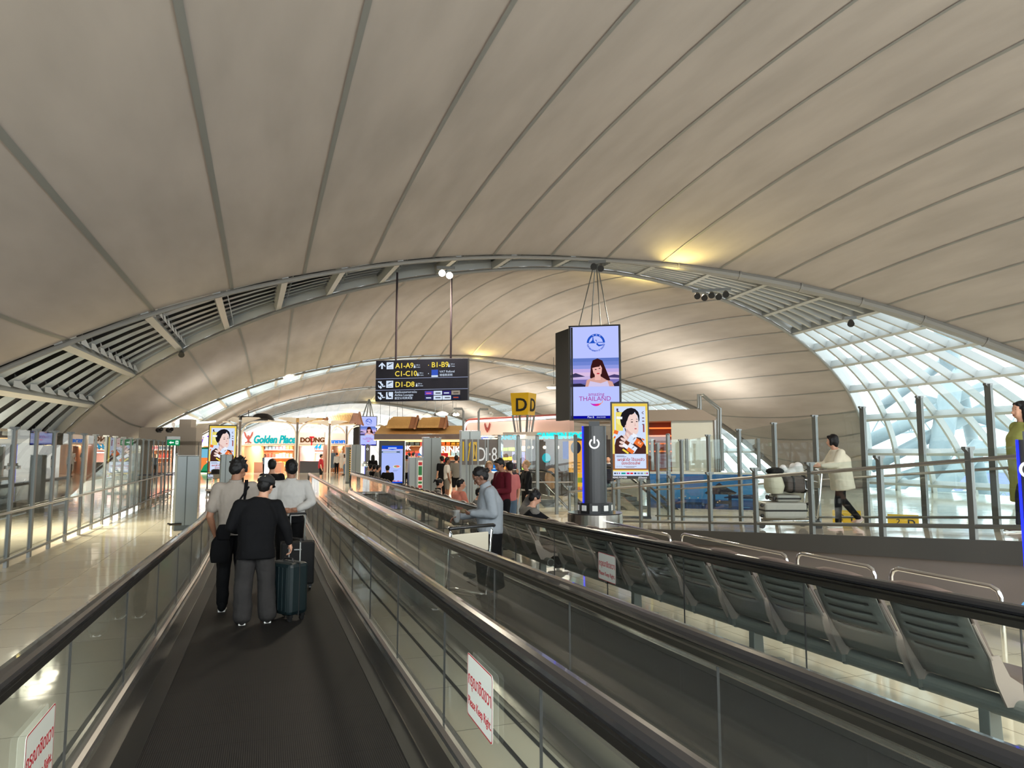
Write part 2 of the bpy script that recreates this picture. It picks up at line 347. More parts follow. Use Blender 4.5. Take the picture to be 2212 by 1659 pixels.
for m in range(-0, 4):
    # glazed part on the right, solid louvers elsewhere
    for side, (ga, gb) in enumerate(((A0, 1.103), (1.103, PI/2), (PI/2, A1))):
        AA = [ga+(gb-ga)*i/40 for i in range(41)]
        root = MB(); NS = 9
        nodes = [[lens(a, j/NS, m) for j in range(NS+1)] for a in AA]; n = NS+1
        off = .34
        if side == 0 or m > 0:
            root.add([p-nrm(AA[i], m)*off for i, r in enumerate(nodes) for p in r], [(i*n+j, i*n+j+1, (i+1)*n+j+1, (i+1)*n+j) for i in range(40) for j in range(NS)])
            o = struct(root.build('window_%d' % (m*3+side+1), GLW, smooth=True))
        else:
            # stepped opaque panels with dark gaps, running along the arch
            for j in range(NS):
                for i in range(40):
                    q = [lens(AA[i], (j+.03)/NS, m)-nrm(AA[i], m)*.16, lens(AA[i], (j+.80)/NS, m)-nrm(AA[i], m)*.20,
                         lens(AA[i+1], (j+.80)/NS, m)-nrm(AA[i+1], m)*.20, lens(AA[i+1], (j+.03)/NS, m)-nrm(AA[i+1], m)*.16]
                    root.quad(*q, mi=0)
                    root.quad(lens(AA[i], j/NS, m)-nrm(AA[i], m)*.5, lens(AA[i], (j+1)/NS, m)-nrm(AA[i], m)*.5, lens(AA[i+1], (j+1)/NS, m)-nrm(AA[i+1], m)*.5, lens(AA[i+1], j/NS, m)-nrm(AA[i+1], m)*.5, mi=1)
            o = struct(root.build('wall_louver_%s' % ('left' if side == 2 else 'right'), [LOUV, LOUVD]))
        cl = MB()
        for k in (0, 1):                       # closing strips at both edges of the lens
            for i in range(40): cl.quad(lens(AA[i], k, m), lens(AA[i+1], k, m), lens(AA[i+1], k, m)-nrm(AA[i+1], m)*.52, lens(AA[i], k, m)-nrm(AA[i], m)*.52)
        cl.build('edge_plates', TRUSS, o)
        fr = MB()
        nv = [nrm(a, m) for a in AA]
        for j in range(1, NS) if side != 2 else ():
            strip(fr, [r[j] for r in nodes], nv, .10 if side != 2 else .05, .30 if side != 2 else .12, .3)
        if fr.v: fr.build('rib_bars', TRUSS, o)
        pr_ = MB()
        for a in PURL:
            if ga-.001 <= a < gb and (lens(a, 0, m)-lens(a, 1, m)).length > .9:
                ps = [lens(a, s/8, m) for s in range(9)]; n0 = nrm(a, m); strip(pr_, ps, [n0]*9, .16, .30, .26)
                if side == 2:
                    for j in range(NS):       # white triangular end plates beside the beam
                        p = lens(a-.012, (j+.5)/NS, m); y = Vector((0, (lens(a, 1, m)-lens(a, 0, m)).y/NS*.42, 0)); tdir = (lens(a-.03, .5, m)-lens(a, .5, m)).normalized()
                        pr_.add([p-y, p+y, p-n0*.34-y*.1+tdir*.1], [(0, 1, 2)], 1)
        if pr_.v: pr_.build('purlins', [TRUSS, paintw], o)
    tr = thing('trim_%d' % (m+2), ['grey tubular roof arch nearest the camera, above the hanging gate sign', 'grey tubular roof arch behind the hanging gate sign', 'grey tubular roof arch far down the hall above the shops', 'grey tubular roof arch at the far end of the hall'][m], None, tuple(S(PI/2, 0, m)), 0); tr['kind'] = 'structure'
    for k, nm in ((-1, 'arch_tube'), (1, 'arch_tube')):
        t = MB(); aa = [A0+(A1-A0)*i/100 for i in range(101)]
        pts = [edge(a, k, m)+nrm(a, m)*.06 for a in aa]
        f = lambda a: .055+.11*min(1, max(0, (1.62-a)/.3)) if k < 0 else .06
        t.tube([p-nrm(a, m)*(-.02) for p, a in zip(pts, aa)], [f(a) for a in aa], 10)
        for i in range(0, 50 if k < 0 else 0, 3):
            rr = f(aa[i])      # flange rings
            j = min(i+1, 100); d = (pts[j]-pts[i]).normalized() if j > i else Vector((1, 0, 0)); t.tube([pts[i]-d*.03, pts[i]+d*.03], rr*1.22, 10)
        t.build(nm, ARCHM, tr, world=True, smooth=False)

g = MB(); g.add([(-45,205,-4),(70,205,-4),(70,205,14),(-45,205,14)],[(0,1,2,3)]); struct(g.build('wall_back', mat('far_wall_plaster', rgb(180,172,160), .8)))
# ---------------------------------------------------------------- floors, ramp, walls
def sheet(name, x0, x1, ys, zf, m, dz=0):
    g = MB(); vs = [(x, y, zf(y)+dz) for y in ys for x in (x0, x1)]
    g.add(vs, [(2*i, 2*i+1, 2*i+3, 2*i+2) for i in range(len(ys)-1)]); return struct(g.build(name, m))
YS = [-3, 0, 4, 8, YB, 34]
sheet('floor', -9.5, -1.10, [-3, YB, 34], FZ, TILE)             # left concourse
sheet('floor', 1.20, 1.66, YS, FZ, TILE)                        # strip between the walkways
sheet('floor', 3.86, 30, [-3, 0, 4, 8, YB, 31], FZ, TILE)
g = MB(); g.add([(-9.5,34,0),(-1.1,34,0),(-1.1,31,0),(1.2,31,0),(1.2,34,0)],[(0,1,4),(1,2,3,4)]); struct(g.build('floor', TILE))
g = MB(); g.add([(1.66,31,0),(30,31,0),(30,90,0),(-12,90,0),(-12,34,0),(1.66,34,0)],[(0,1,2,3,4,5)]); struct(g.build('floor', TILE))
g = MB(); g.add([(-40,-3,-3.5),(60,-3,-3.5),(60,100,-3.5),(-40,100,-3.5)],[(0,1,2,3)]); struct(g.build('ground', mat('apron_concrete', rgb(190,195,196), .8, noise=(.4,.2))))
# ramp slab on the right
ry = [-3, 0, 4, 8, 12, 16.8, 20]
g = MB()
for i in range(len(ry)-1):
    a, b = ry[i], ry[i+1]; g.quad((RX0,a,RZ(a)+.002),(RX1,a,RZ(a)+.002),(RX1,b,RZ(b)+.002),(RX0,b,RZ(b)+.002))
struct(g.build('floor_ramp', TILE))
g = MB()
yy = [-3+i*.99 for i in range(21)]
for a, b in zip(yy, yy[1:]):
    a2, b2 = max(RZ(a)-.24, FZ(a)), max(RZ(b)-.24, FZ(b))
    for X, dx in ((RX0, -.06), (RX1+.06, .06)):
        g.add([(X+dx,a,RZ(a)),(X+dx,b,RZ(b)),(X+dx,b,b2),(X+dx,a,a2),(X,a,RZ(a)),(X,b,RZ(b)),(X,b,b2),(X,a,a2)], [(0,1,2,3),(0,1,5,4),(3,2,6,7)])
struct(g.build('trim_1', mat('slab_edge_grey', rgb(74,73,71), .6)))
g = MB()
g.add([(RX0,a,FZ(a)) for a in (-3,YB,16.7)]+[(RX0,a,max(RZ(a)-.2,FZ(a))) for a in (-3,YB,16.7)], [(0,1,4,3),(1,2,5,4)])
struct(g.build('wall_ramp', mat('ramp_wall_plaster', rgb(128,119,114), .75, noise=(2,.08))))
# ---------------------------------------------------------------- moving walkways
def ystations(y0, y1):
    return sorted(set([y0, y1]+[y for y in (YB-.6, YB-.3, YB, YB+.3, YB+.6) if y0 < y < y1]))
def fz(y):                      # softened bend of the balustrade
    return FZ(y)
def sweep(g, prof, y0, y1, mi=0, cap=True):     # outline in X,Z carried along the walkway
    g.loft([[(x, y, fz(y)+z) for x, z in prof] for y in ystations(y0, y1)], cap, mi=mi)
HRP = [(-.042,-.012),(-.046,.002),(-.040,.018),(-.025,.030),(0,.034),(.025,.030),(.040,.018),(.046,.002),(.042,-.012),(.030,-.016),(-.030,-.016)]
JOINT = mat('dark_joint', (.03,.03,.03), .5)
def newel_path(y0, y1, h, r):
    pts = [(y0, h)]+[(y, h) for y in ystations(y0, y1)[1:-1]]+[(y1, h)]
    return pts
def walkway(label, xl, xr, y0, y1, signs):
    t = thing('moving_walkway', label, 'moving walkway', ((xl+xr)/2, 12, 0), 0, 'moving walkways')
    W = dict(parent=t, world=True)
    g = MB(); bl, br = xl+.24, xr-.20
    sweep(g, [(bl,-.02),(bl,.0),(br,.0),(br,-.02)], y0, y1-.9); g.build('belt', BELT, **W)
    g = MB(); sweep(g, [(bl-.001,-.03),(bl-.001,.004),(xl+.10,.004),(xl+.10,-.03)], y0, y1); sweep(g, [(br+.001,-.03),(br+.001,.004),(xr-.06,.004),(xr-.06,-.03)], y0, y1); g.build('belt_edge_strips', mat('belt_edge_black', (.006,.006,.006), .45), **W)
    for s, x in ((1, xl), (-1, xr)):
        hd = HRP; h = .93
        # inner skirt panel (bright) and the rail below the glass
        g = MB(); sweep(g, [(x+s*.105,0.0),(x+s*.098,.012),(x+s*.048,.135),(x+s*.034,.155),(x+s*.02,.157),(x+s*.02,.0)], y0, y1); g.build('skirt_panel', steel, **W)
        g = MB(); sweep(g, [(x+s*.034,.158),(x+s*.034,.185),(x+s*.012,.20),(x-s*.012,.20),(x-s*.045,.185),(x-s*.045,-.02),(x+s*.02,-.02)], y0, y1); g.build('base_rail', steel_sat, **W)
        g = MB(); sweep(g, [(x-s*.045,-.02),(x-s*.045,.05),(x-s*.16,.035),(x-s*.16,-.02)], y0, y1); g.build('outer_deck', steel, **W)
        y = y0; gy = y1-.55
        while y < gy:
            yb = min(y+1.52, gy); sts = ystations(y+.003, yb-.003); g = MB(); z0, z1 = .19, h-.06
            g.loft([[(x-.006, q, fz(q)+z0), (x+.006, q, fz(q)+z0), (x+.006, q, fz(q)+z1), (x-.006, q, fz(q)+z1)] for q in sts], cap=False)
            g.box2((x-.006, y-.001, fz(y)+z0), (x+.006, y+.003, fz(y)+z1), mi=1)
            g.build('glass_pane', [GLB, JOINT], **W); y = yb
        # rounded glass end
        c = (y1-.55, fz(y1)+(.19+h-.06)/2); rr = (h-.06-.19)/2; g = MB()
        ring = [(c[0]+rr*math.cos(a)*.9, c[1]+rr*math.sin(a)) for a in [-PI/2+PI*i/12 for i in range(13)]]
        g.loft([[(x-.006, q[0], q[1]) for q in ring], [(x+.006, q[0], q[1]) for q in ring]])
        g.build('end_glass', GLB, **W)
        # carrier profile and rubber handrail, wrapped round the newel end
        path = [(q, fz(q)) for q in ystations(y0, y1-.5)]; R = .37
        cyy, cz = y1-.5, h-R
        path = [(a, b+h) for a, b in path]+[(cyy+R*math.sin(a), cz+R*math.cos(a)) for a in [PI*i/14 for i in range(1, 15)]]+[(cyy-.5, cz-R)]
        def wrap(prof):
            rings = []
            for i, p in enumerate(path):
                a = path[min(i+1, len(path)-1)]; b = path[max(i-1, 0)]; d = Vector((a[0]-b[0], a[1]-b[1])).normalized(); n = Vector((-d.y, d.x))
                if n.y < 0 and i < len(path)-16: n = -n
                rings.append([(x+px, p[0]+n.x*pz, p[1]+n.y*pz) for px, pz in prof])
            return rings
        g = MB(); g.loft(wrap(hd)); g.build('handrail', rubber, smooth=False, bevel=0, **W)
        g = MB(); g.loft(wrap([(-.034,-.018),(-.034,-.030),(-.020,-.046),(-.020,-.075),(-.010,-.085),(.010,-.085),(.020,-.075),(.020,-.046),(.034,-.030),(.034,-.018)])); g.build('handrail_carrier', CARR, **W)
    g = MB(); g.box2((bl-.05, y1-.95, -.02), (br+.05, y1+.9, .012)); g.build('comb_plate', mat('ribbed_aluminium', rgb(110,108,104), .4, .8), **W)
    g = MB()
    for k in range(60):
        xx = bl+(br-bl)*(k+.5)/60; g.box((xx, y1-1.0, .008), (.008, .16, .012))
    g.build('comb_teeth', mat('yellow_comb', rgb(150,130,60), .5), **W)
    return t
WX = [(-.885, 1.02), (1.82, 3.64)]
walkway('moving walkway carrying the group of travellers with suitcases', WX[0][0], WX[0][1], -2.0, 31.5, None)
walkway('moving walkway carrying the woman in a grey jumper and her trolley', WX[1][0], WX[1][1], -2.0, 32.5, None)
# pit beneath walkway ends, floor strip grooves
g = MB()
for x in (1.43, 1.62):
    g.loft([[(x-.014, y, FZ(y)+.002), (x+.014, y, FZ(y)+.002), (x+.014, y, FZ(y)+.004), (x-.014, y, FZ(y)+.004)] for y in (-3, YB, 31)])
struct(g.build('trim_8', blackm))
# keep-right stickers on the glass
SIGNW = mat('sign_white', rgb(205,208,200), .5)
def keep_right(label, x, s, corners, mirror=False):
    # corners: top-left and bottom-right pixels of the sticker, on the glass plane X = x
    a, b = atX(*corners[0], x), atX(*corners[1], x); c = (a+b)/2
    y0, y1 = sorted((a.y, b.y)); ww = y1-y0; z1, z0 = max(a.z, b.z), min(a.z, b.z)
    hh = .30; ww = .42
    cz = c.z; 
    rz = -PI/2 if s > 0 else PI/2          # front towards -X (s>0) or +X
    t = thing('sign', label, 'sign', (x, c.y, cz-hh/2), rz, 'keep right stickers')
    g = MB(); q = .03; w2, h2 = ww/2, hh/2
    sh = SL*(1 if s > 0 else -1)
    def pl(w2, h2, r):
        o = []
        for sx, sz, a0 in ((1, 1, 0), (-1, 1, 90), (-1, -1, 180), (1, -1, 270)):
            for k in range(4):
                a = math.radians(a0+k*30); o.append((sx*(w2-r)+r*math.cos(a), h2+0+sz*(h2-r)+r*math.sin(a)))
        return o
    g.prism(pl(w2, h2, .02), (0, -.0085, 0), (1, 0, 0), (0, 0, 1), .0022); g.build('backing', SIGNW, t)
    g = MB(); o_, i_ = pl(w2-.004, h2, .02), pl(w2-.010, h2, .017)
    i_ = [(x_, .006+(z_)*(hh-.012)/hh) for x_, z_ in i_]
    n = len(o_); g.add([(p[0], -.0112, p[1]) for p in o_]+[(p[0], -.0112, p[1]) for p in i_], [(k, (k+1) % n, (k+1) % n+n, k+n) for k in range(n)]); g.build('border', redp, t)
    R = Matrix.Rotation(PI/2, 3, 'X')
    text('กรุณาชิดขวา', .086, redp, t, (0, -.0112, .155), R, align='CENTER', depth=.0004, sx=.90, bold=.0010)
    text('Please Keep Right.', .062, redp, t, (0, -.0112, .055), R, align='CENTER', depth=.0004, sx=.82, bold=.0006)
    return t
keep_right('white keep right sign with red letters on the lower left balustrade glass', WX[0][0]+.010, -1, ((25,1610),(124,1650)))
keep_right('largest white keep right sign, low on the glass near the picture centre', WX[0][1]-.010, 1, ((1003,1407),(1084,1617)))
keep_right('white keep right sign seen from behind, below the trolley', WX[1][0]+.012, -1, ((934,1205),(963,1280)))
keep_right('white keep right sign on the glass in front of the grey seats', WX[1][1]-.010, 1, ((1285,1193),(1342,1262)))
# ---------------------------------------------------------------- beam seating
SB = mat('seat_back_grey_shell', rgb(92,93,88), .6); SLH = mat('brown_seat_leather', rgb(98,84,77), .45); SFR = mat('beige_seat_bracket', rgb(140,128,120), .5); BEAM = mat('beam_grey_paint', rgb(112,116,112), .4, .3)
def seat_parts(parent, y, rng):
    # one place of the bench, facing +X, centred at local y; origin on the floor under the beam
    w = .268
    def back(u, v):              # u across -1..1, v up 0..1
        x = -.06-.29*v-.03*math.sin(v*PI)+.035*(1-abs(u)**2)*-1; z = .40+.53*v; return Vector((x, y+u*w*(1-.06*v), z))
    NU, NV = 8, 26; g = MB(); n = NU+1
    slots = {9, 12, 15, 18, 21}
    vs = [back(-1+2*i/NU, j/NV) for j in range(NV+1) for i in range(NU+1)]
    fs = [(j*n+i, j*n+i+1, (j+1)*n+i+1, (j+1)*n+i) for j in range(NV) for i in range(NU) if not (j in slots and 0 < i < NU-1)]
    g.add(vs, fs); o = g.build('backrest', SB, parent, smooth=True); so = o.modifiers.new('s', 'SOLIDIFY'); so.thickness = .012
    g = MB(); g.add([v+Vector((.020, 0, 0)) for v in vs], [(j*n+i, j*n+i+1, (j+1)*n+i+1, (j+1)*n+i) for j in range(NV) for i in range(NU)]); g.build('slot_dark_sheet', blackm, o)  # shade in the slots made by an added black sheet
    g = MB()                      # leather front pad with a rounded top roll
    prof = [(.0, .44), (.030, .44), (.036, .60), (.032, .84), (.018, .885), (-.004, .90), (-.020, .885), (-.004, .80), (.006, .6)]
    rings = []
    for u in (-1, -.8, -.4, 0, .4, .8, 1):
        r = []
        for dx, z in prof:
            v = (z-.40)/.46; zz = z if z < .86 else z+.010*(1-abs(u)**3)-.03*abs(u)**4; b = back(u, min(v, 1.05)); r.append((b.x+.026+dx, b.y, .40+(zz-.40)*.53/.46))
        rings.append(r)
    g.loft(rings); g.build('back_pad', SLH, o, smooth=True)
    g = MB(); sec = []
    for k in range(9):
        u = -1+2*k/8; z = .40+.012*(1-u*u)
        sec.append([(-.04, y+u*w, z-.015), (-.04, y+u*w, z+.03), (.15, y+u*w, z+.035), (.36, y+u*w, z+.04), (.42, y+u*w, z+.015), (.42, y+u*w, z-.02), (.36, y+u*w, z-.04), (.15, y+u*w, z-.03)])
    g.loft(sec); g.build('seat', SLH, parent, smooth=True, bevel=0)
    for s in (-1, 1):
        g = MB(); yy = y+s*(w+.010)
        g.prism([(-.10, .34), (.02, .33), (.10, .385), (.40, .375), (.40, .395), (.06, .43), (-.06, .50), (-.13, .62), (-.20, .62), (-.17, .48)], (0, yy-.006, 0), (1, 0, 0), (0, 0, 1), -.012)
        g.tube([(-.185, yy, .60), (-.30, yy, .80)], .010, 6); g.build('side_bracket', SFR, parent)
    g = MB(); g.tube([(-.02, y+w+.045, .345), (-.02, y+w+.045, .26)], .03, 8); g.box((-.01, y+w+.045, .335), (.16, .055, .10)); g.box((.04, y+w+.045, .27), (.10, .03, .03)); g.build('clamp', BEAM, parent)
    return o
def bench(label, x, y0, n, gap=(), rz=0, flip=False):
    t = thing('beam_bench', label, 'bench', (x, y0, FZ(y0+n*.3)), PI if flip else 0, 'grey airport bench rows')
    sl = 0
    P = .62
    g = MB(); g.tube([(0, -.12, .31), (0, n*P+.02, .31)], .058, 20); g.build('beam', BEAM, t, smooth=False)
    g = MB(); g.tube([(0, -.125, .31), (0, -.123, .31)], .046, 20); g.build('beam_end_cap', blackm, t)
    for k in range(n):
        if k in gap: continue
        seat_parts(t, k*P+P/2, random)
    k = .25
    while k < n*P:
        g = MB(); g.prism([(-.05, .0), (.06, .0), (.05, .30), (-.04, .30)], (0, k, 0), (1, 0, 0), (0, 0, 1), .07); g.box((0.02, k-.035, .012), (.50, .07, .024)); g.build('leg', BEAM, t, bevel=.006); k += 2.05
    return t
b = bench('long grey bench nearest the camera, behind the right handrail', 4.0, 2.81, 10)
b.rotation_euler = (-SL, 0, 0); b.location.z = FZ(2.81)
b = bench('grey bench behind the woman in the grey jumper', 4.0, 9.75, 6)
b.rotation_euler = (0, 0, 0)
bench('grey bench holding the ponytail girl and the man in peach', 4.15, 14.9, 9, gap=())
bench('far grey bench beside the tall menu screen', 4.2, 23.0, 8)
bench('far grey bench of seated travellers left of the menu screen', 4.2, 29.0, 8)
# chrome guard bars between the bench and the ramp wall
for i, (xa, xb) in enumerate(((1305,1449),(1473,1700),(1722,1888),(1923,2157))):
    X = 5.0
    def yy(px): r = ray(px, 1200); return X*r.y/r.x
    ya, yb = yy(xb), yy(xa); z = FZ((ya+yb)/2)
    t = thing('guard_rail', ['farthest chrome guard bar, near the round charging table', 'second farthest chrome guard bar in front of the ramp wall', 'chrome guard bar in front of the ramp wall, second nearest', 'nearest chrome guard bar in front of the ramp wall, at the right edge'][i], 'guard rail', (X, (ya+yb)/2, z), 0, 'chrome guard bars')
    h = .80; r = .07; L = (yb-ya)/2
    pts = [(0, -L, 0), (0, -L, h-r), (0, -L+r*.3, h-r*.3), (0, -L+r, h), (0, L-r, h), (0, L-r*.3, h-r*.3), (0, L, h-r), (0, L, 0)]
    g = MB(); g.tube(pts, .018, 10, up=Vector((1, 0, 0))); g.build('bar', chrome, t, smooth=True)
    g = MB(); g.cyl((0, -L, 0), (0, -L, .01), .05); g.cyl((0, L, 0), (0, L, .01), .05); g.build('foot_plates', steel, t)
# brown paper bag etc. on the end seat are placed with the travellers
# ---------------------------------------------------------------- glass fences
def fence(label, p, q, h, rails, zf, step=1.2, post=(.055, .11), railr=.022, funnel=True, glass_m=None, railoff=0, y_first=None, group='glass fences'):
    # p, q: plan points; posts every step; zf floor height as a function of y
    p, q = Vector((*p, 0)), Vector((*q, 0)); L = (q-p).length; d = (q-p).normalized(); n = max(1, int(round(L/step))); rz = math.atan2(d.y, d.x)
    t = thing('glass_fence', label, 'fence', (p.x, p.y, zf(p.y)), 0, group)
    W = dict(parent=t, world=True); pm = None; side = Vector((-d.y, d.x, 0))
    for i in range(n+1):
        c = p+d*(L*i/n); z = zf(c.y)
        g = MB(); g.box((c.x, c.y, z+h/2), (post[1] if abs(d.x) > .5 else post[0], post[0] if abs(d.x) > .5 else post[1], h))
        if funnel:
            a = d*.0; w = .075
            g.prism([(-.02, h-.10), (.02, h-.10), (.03, h-.05), (w, h-.015), (w, h+.012), (-w, h+.012), (-w, h-.015), (-.03, h-.05)], c+Vector((0, 0, z))-d*.02, side, (0, 0, 1), .05)
        g.build('post', post_m, **W)
    for i in range(n):
        g = MB(); a, b = p+d*(L*i/n+.05), p+d*(L*(i+1)/n-.05); za, zb = zf(a.y), zf(b.y); o = side*.006
        for (u, s) in ((a, 0),):
            g.loft([[a+o+Vector((0,0,za+.09)), a-o+Vector((0,0,za+.09)), a-o+Vector((0,0,za+h-.03)), a+o+Vector((0,0,za+h-.03))], [b+o+Vector((0,0,zb+.09)), b-o+Vector((0,0,zb+.09)), b-o+Vector((0,0,zb+h-.03)), b+o+Vector((0,0,zb+h-.03))]])
        g.build('glass_pane', glass_m or GLF, **W)
    for hh in rails:
        g = MB(); pts = [p+d*(L*i/8)+side*railoff for i in range(9)]; g.tube([c+Vector((0, 0, zf(c.y)+hh)) for c in pts], railr, 10); g.build('rail', steel_sat if hh > .5 else post_m, smooth=True, **W)
    return t
zero = lambda y: 0.0
# left side: tall glass with two rails, a gap with a ribbon post, then more glass
fence('tall glass fence along the left side with two slanting handrails', (-4.05, 2.0), (-4.05, 35.6), 2.34, (.93, .17), FZ, 1.2, railoff=-.10, glass_m=glass('fence_glass_mirrored', (.74,.77,.76), 1.9, wav=.05))
fence('closely posted glass fence beyond the ribbon posts on the left', (-4.05, 37.5), (-4.05, 47.1), 2.3, (.93, .17), zero, .96, railoff=-.10)
# ramp
fence('low glass fence with funnel topped posts on the near edge of the ramp', (RX0+.03, 2.0), (RX0+.03, 16.4), 1.0, (.86, .14), RZ, 1.2, post=(.05, .07), railr=.026)
fence('tall glass fence on the far edge of the ramp below the window', (RX1+.08, 2.75), (RX1+.08, 17.15), 2.15, (.86, .14), RZ, 1.2, post=(.055, .10), railoff=.09)
# ---------------------------------------------------------------- pictures, screens and signs
class Pic:
    # a flat picture of coloured shapes on a board facing -Y; u,v run 0..1 over w x h
    def __init__(s, w, h, x0=None, z0=0, y=-.002, es=None):
        s.w, s.h, s.x0, s.z0, s.y, s.es = w, h, (-w/2 if x0 is None else x0), z0, y, es; s.g = MB(); s.cols = []; s.n = 0
    def m(s, c):
        if c not in s.cols: s.cols.append(c)
        return s.cols.index(c)
    def poly(s, pts, c):
        y = s.y-.0006*s.n; s.n += 1
        s.g.add([(s.x0+u*s.w, y, s.z0+v*s.h) for u, v in pts], [tuple(range(len(pts)))], s.m(c)); return s
    def rect(s, u0, v0, u1, v1, c): return s.poly([(u0,v0),(u1,v0),(u1,v1),(u0,v1)], c)
    def ell(s, cu, cv, ru, rv, c, rot=0, a0=0, a1=360, n=22):
        P = []
        full = a1-a0 >= 360
        for k in range(n if full else n+1):
            a = math.radians(a0+(a1-a0)*k/n); x, y = ru*math.cos(a), rv*math.sin(a)*s.h/s.w; r = math.radians(rot)
            P.append((cu+x*math.cos(r)-y*math.sin(r), cv+(x*math.sin(r)+y*math.cos(r))*s.w/s.h))
        return s.poly(P, c)
    def rrect(s, cu, cv, wu, hv, c, rot=0):
        P = []; r = math.radians(rot); hy = hv*s.h/s.w
        for x, y in ((-wu/2,-hy/2),(wu/2,-hy/2),(wu/2,hy/2),(-wu/2,hy/2)):
            P.append((cu+x*math.cos(r)-y*math.sin(r), cv+(x*math.sin(r)+y*math.cos(r))*s.w/s.h))
        return s.poly(P, c)
    def ring(s, cu, cv, r, t, c, a0=0, a1=360, n=28):
        y = s.y-.0006*s.n; s.n += 1; k_ = s.w/s.h; vs = []
        for i in range(n+1):
            a = math.radians(a0+(a1-a0)*i/n)
            for q in (r, r-t): vs.append((s.x0+(cu+q*math.cos(a))*s.w, y, s.z0+(cv+q*math.sin(a)*k_)*s.h))
        s.g.add(vs, [(2*i, 2*i+1, 2*i+3, 2*i+2) for i in range(n)], s.m(c)); return s
    def build(s, name, parent):
        ms = []
        for c in s.cols:
            ms.append(glow('lit_%d_%d_%d_%g' % (*c, s.es), c, s.es) if s.es else mat('print_%d_%d_%d' % c, rgb(*c), .5))
        return s.g.build(name, ms, parent)
RX = Matrix.Rotation(PI/2, 3, 'X')
def lit(c, s=1.0): return glow('lit_%d_%d_%d_%g' % (*c, s), c, s)
def portrait_poster(parent, w, h, z0, es):
    p = Pic(w, h, z0=z0, y=-.004, es=es)
    Y, Wt, SK, HR, BR, OR, SH = (240,216,110), (214,226,246), (236,208,200), (28,26,32), (70,42,40), (232,112,50), (214,176,170)
    p.rect(0,0,1,1,Y); p.rect(0,.62,1,1,(232,200,84)); p.rect(.78,.55,1,.9,(240,216,120)); p.rect(.0,.08,1,.30,(150,96,60))
    p.rect(.06,.10,.94,.96,(206,220,246)); p.rect(.10,.62,.30,.88,(232,216,110)); p.ell(.3,.75,.18,.06,(240,232,140))
    p.poly([(.06,.30),(.94,.30),(.94,.40),(.80,.52),(.62,.54),(.45,.50),(.25,.56),(.10,.50),(.06,.42)], BR)        # dark jacket
    p.poly([(.30,.40),(.36,.58),(.40,.66),(.66,.60),(.62,.50),(.52,.44)], SH)                                        # neck
    p.poly([(.33,.70),(.35,.80),(.44,.87),(.60,.88),(.70,.84),(.735,.76),(.74,.68),(.735,.62),(.70,.58),(.63,.565),(.54,.585),(.44,.63),(.37,.66)], SK)   # face
    p.ell(.365,.68,.03,.024,SH)
    p.poly([(.31,.665),(.255,.70),(.225,.76),(.235,.82),(.275,.87),(.35,.905),(.43,.93),(.54,.94),(.65,.925),(.735,.885),(.77,.83),(.77,.77),(.745,.735),(.735,.79),(.715,.83),(.67,.855),(.64,.885),(.61,.86),(.555,.845),(.50,.845),(.455,.81),(.425,.765),(.40,.745),(.385,.70),(.362,.70),(.35,.67)], HR).poly([(.34,.66),(.36,.62),(.385,.60),(.375,.65)], HR)
    p.poly([(.51,.768),(.55,.780),(.60,.778),(.55,.771)], HR).poly([(.66,.780),(.70,.785),(.73,.778),(.70,.776)], HR)
    p.ell(.555,.742,.034,.007,(40,30,34)).ell(.69,.748,.026,.007,(40,30,34)).poly([(.64,.74),(.665,.69),(.64,.683),(.62,.69)], (222,184,178))
    p.ell(.655,.648,.034,.009,(206,112,118)).poly([(.62,.650),(.69,.653),(.655,.645)], (170,70,80))
    # raised hand and boxes of cream
    for cx, cy, r in ((.30,.50,-30),(.27,.455,-20),(.26,.41,-10),(.36,.53,-50),(.44,.56,-60)): p.ell(cx,cy,.085,.018,SK,r)
    p.rrect(.55,.50,.20,.10,Wt,-35).rrect(.62,.55,.14,.05,(236,240,250),-35).rrect(.42,.44,.18,.06,(110,60,40),-35).rrect(.36,.41,.16,.05,(240,240,246),-35)
    p.rrect(.74,.45,.24,.085,OR,-35).rrect(.86,.50,.08,.02,OR,-35).rrect(.76,.45,.10,.03,(250,180,140),-35).rrect(.54,.38,.26,.09,(226,234,250),-35).rrect(.50,.345,.20,.05,OR,-35).rrect(.36,.335,.20,.025,(240,214,80),-35)
    p.rrect(.10,.60,.12,.05,OR,-20).rrect(.07,.545,.11,.05,Wt,-20).rrect(.06,.53,.05,.03,OR,-20)
    for cx, cy in ((.60,.51),(.78,.46),(.56,.385)): p.rrect(cx,cy,.012,.04,(90,70,70),-35).rrect(cx+.03,cy+.008,.012,.03,(90,70,70),-35)
    p.rrect(.20,.80,.16,.035,(240,244,250),-4).rect(.12,.895,.17,.93,(80,60,70)).rect(.13,.88,.20,.893,(80,60,70))
    for k in range(5): p.rect(.84-.0*k,.70+.045*k,.90,.715+.045*k,(120,90,100)) if k < 3 else p.rrect(.86,.86+.02*(k-3),.06,.008,(90,60,70),60*(k-3)-30)
    p.rect(.86,.60,.90,.70,(150,60,60)).rect(.10,.27,.32,.276,(90,90,110)).rect(.10,.258,.38,.264,(90,90,110))
    for k in range(3): p.ring(.12+.06*k,.125,.018,.004,(160,80,60))
    p.rect(.30,.125,.66,.130,(120,80,80)).rect(.36,.112,.60,.117,(120,80,80))
    p.rect(.0,.0,1,.062,(206,222,246))
    for u, wd, c in ((.03,.05,(60,70,90)),(.10,.03,(120,90,40)),(.16,.03,(130,80,150)),(.23,.12,(30,150,140)),(.38,.08,(190,20,110)),(.48,.08,(220,50,50)),(.59,.06,(40,60,110)),(.68,.07,(120,140,160)),(.77,.07,(120,140,160)),(.88,.03,(170,190,40)),(.93,.04,(170,20,60))): p.rect(u,.022,u+wd,.044,c)
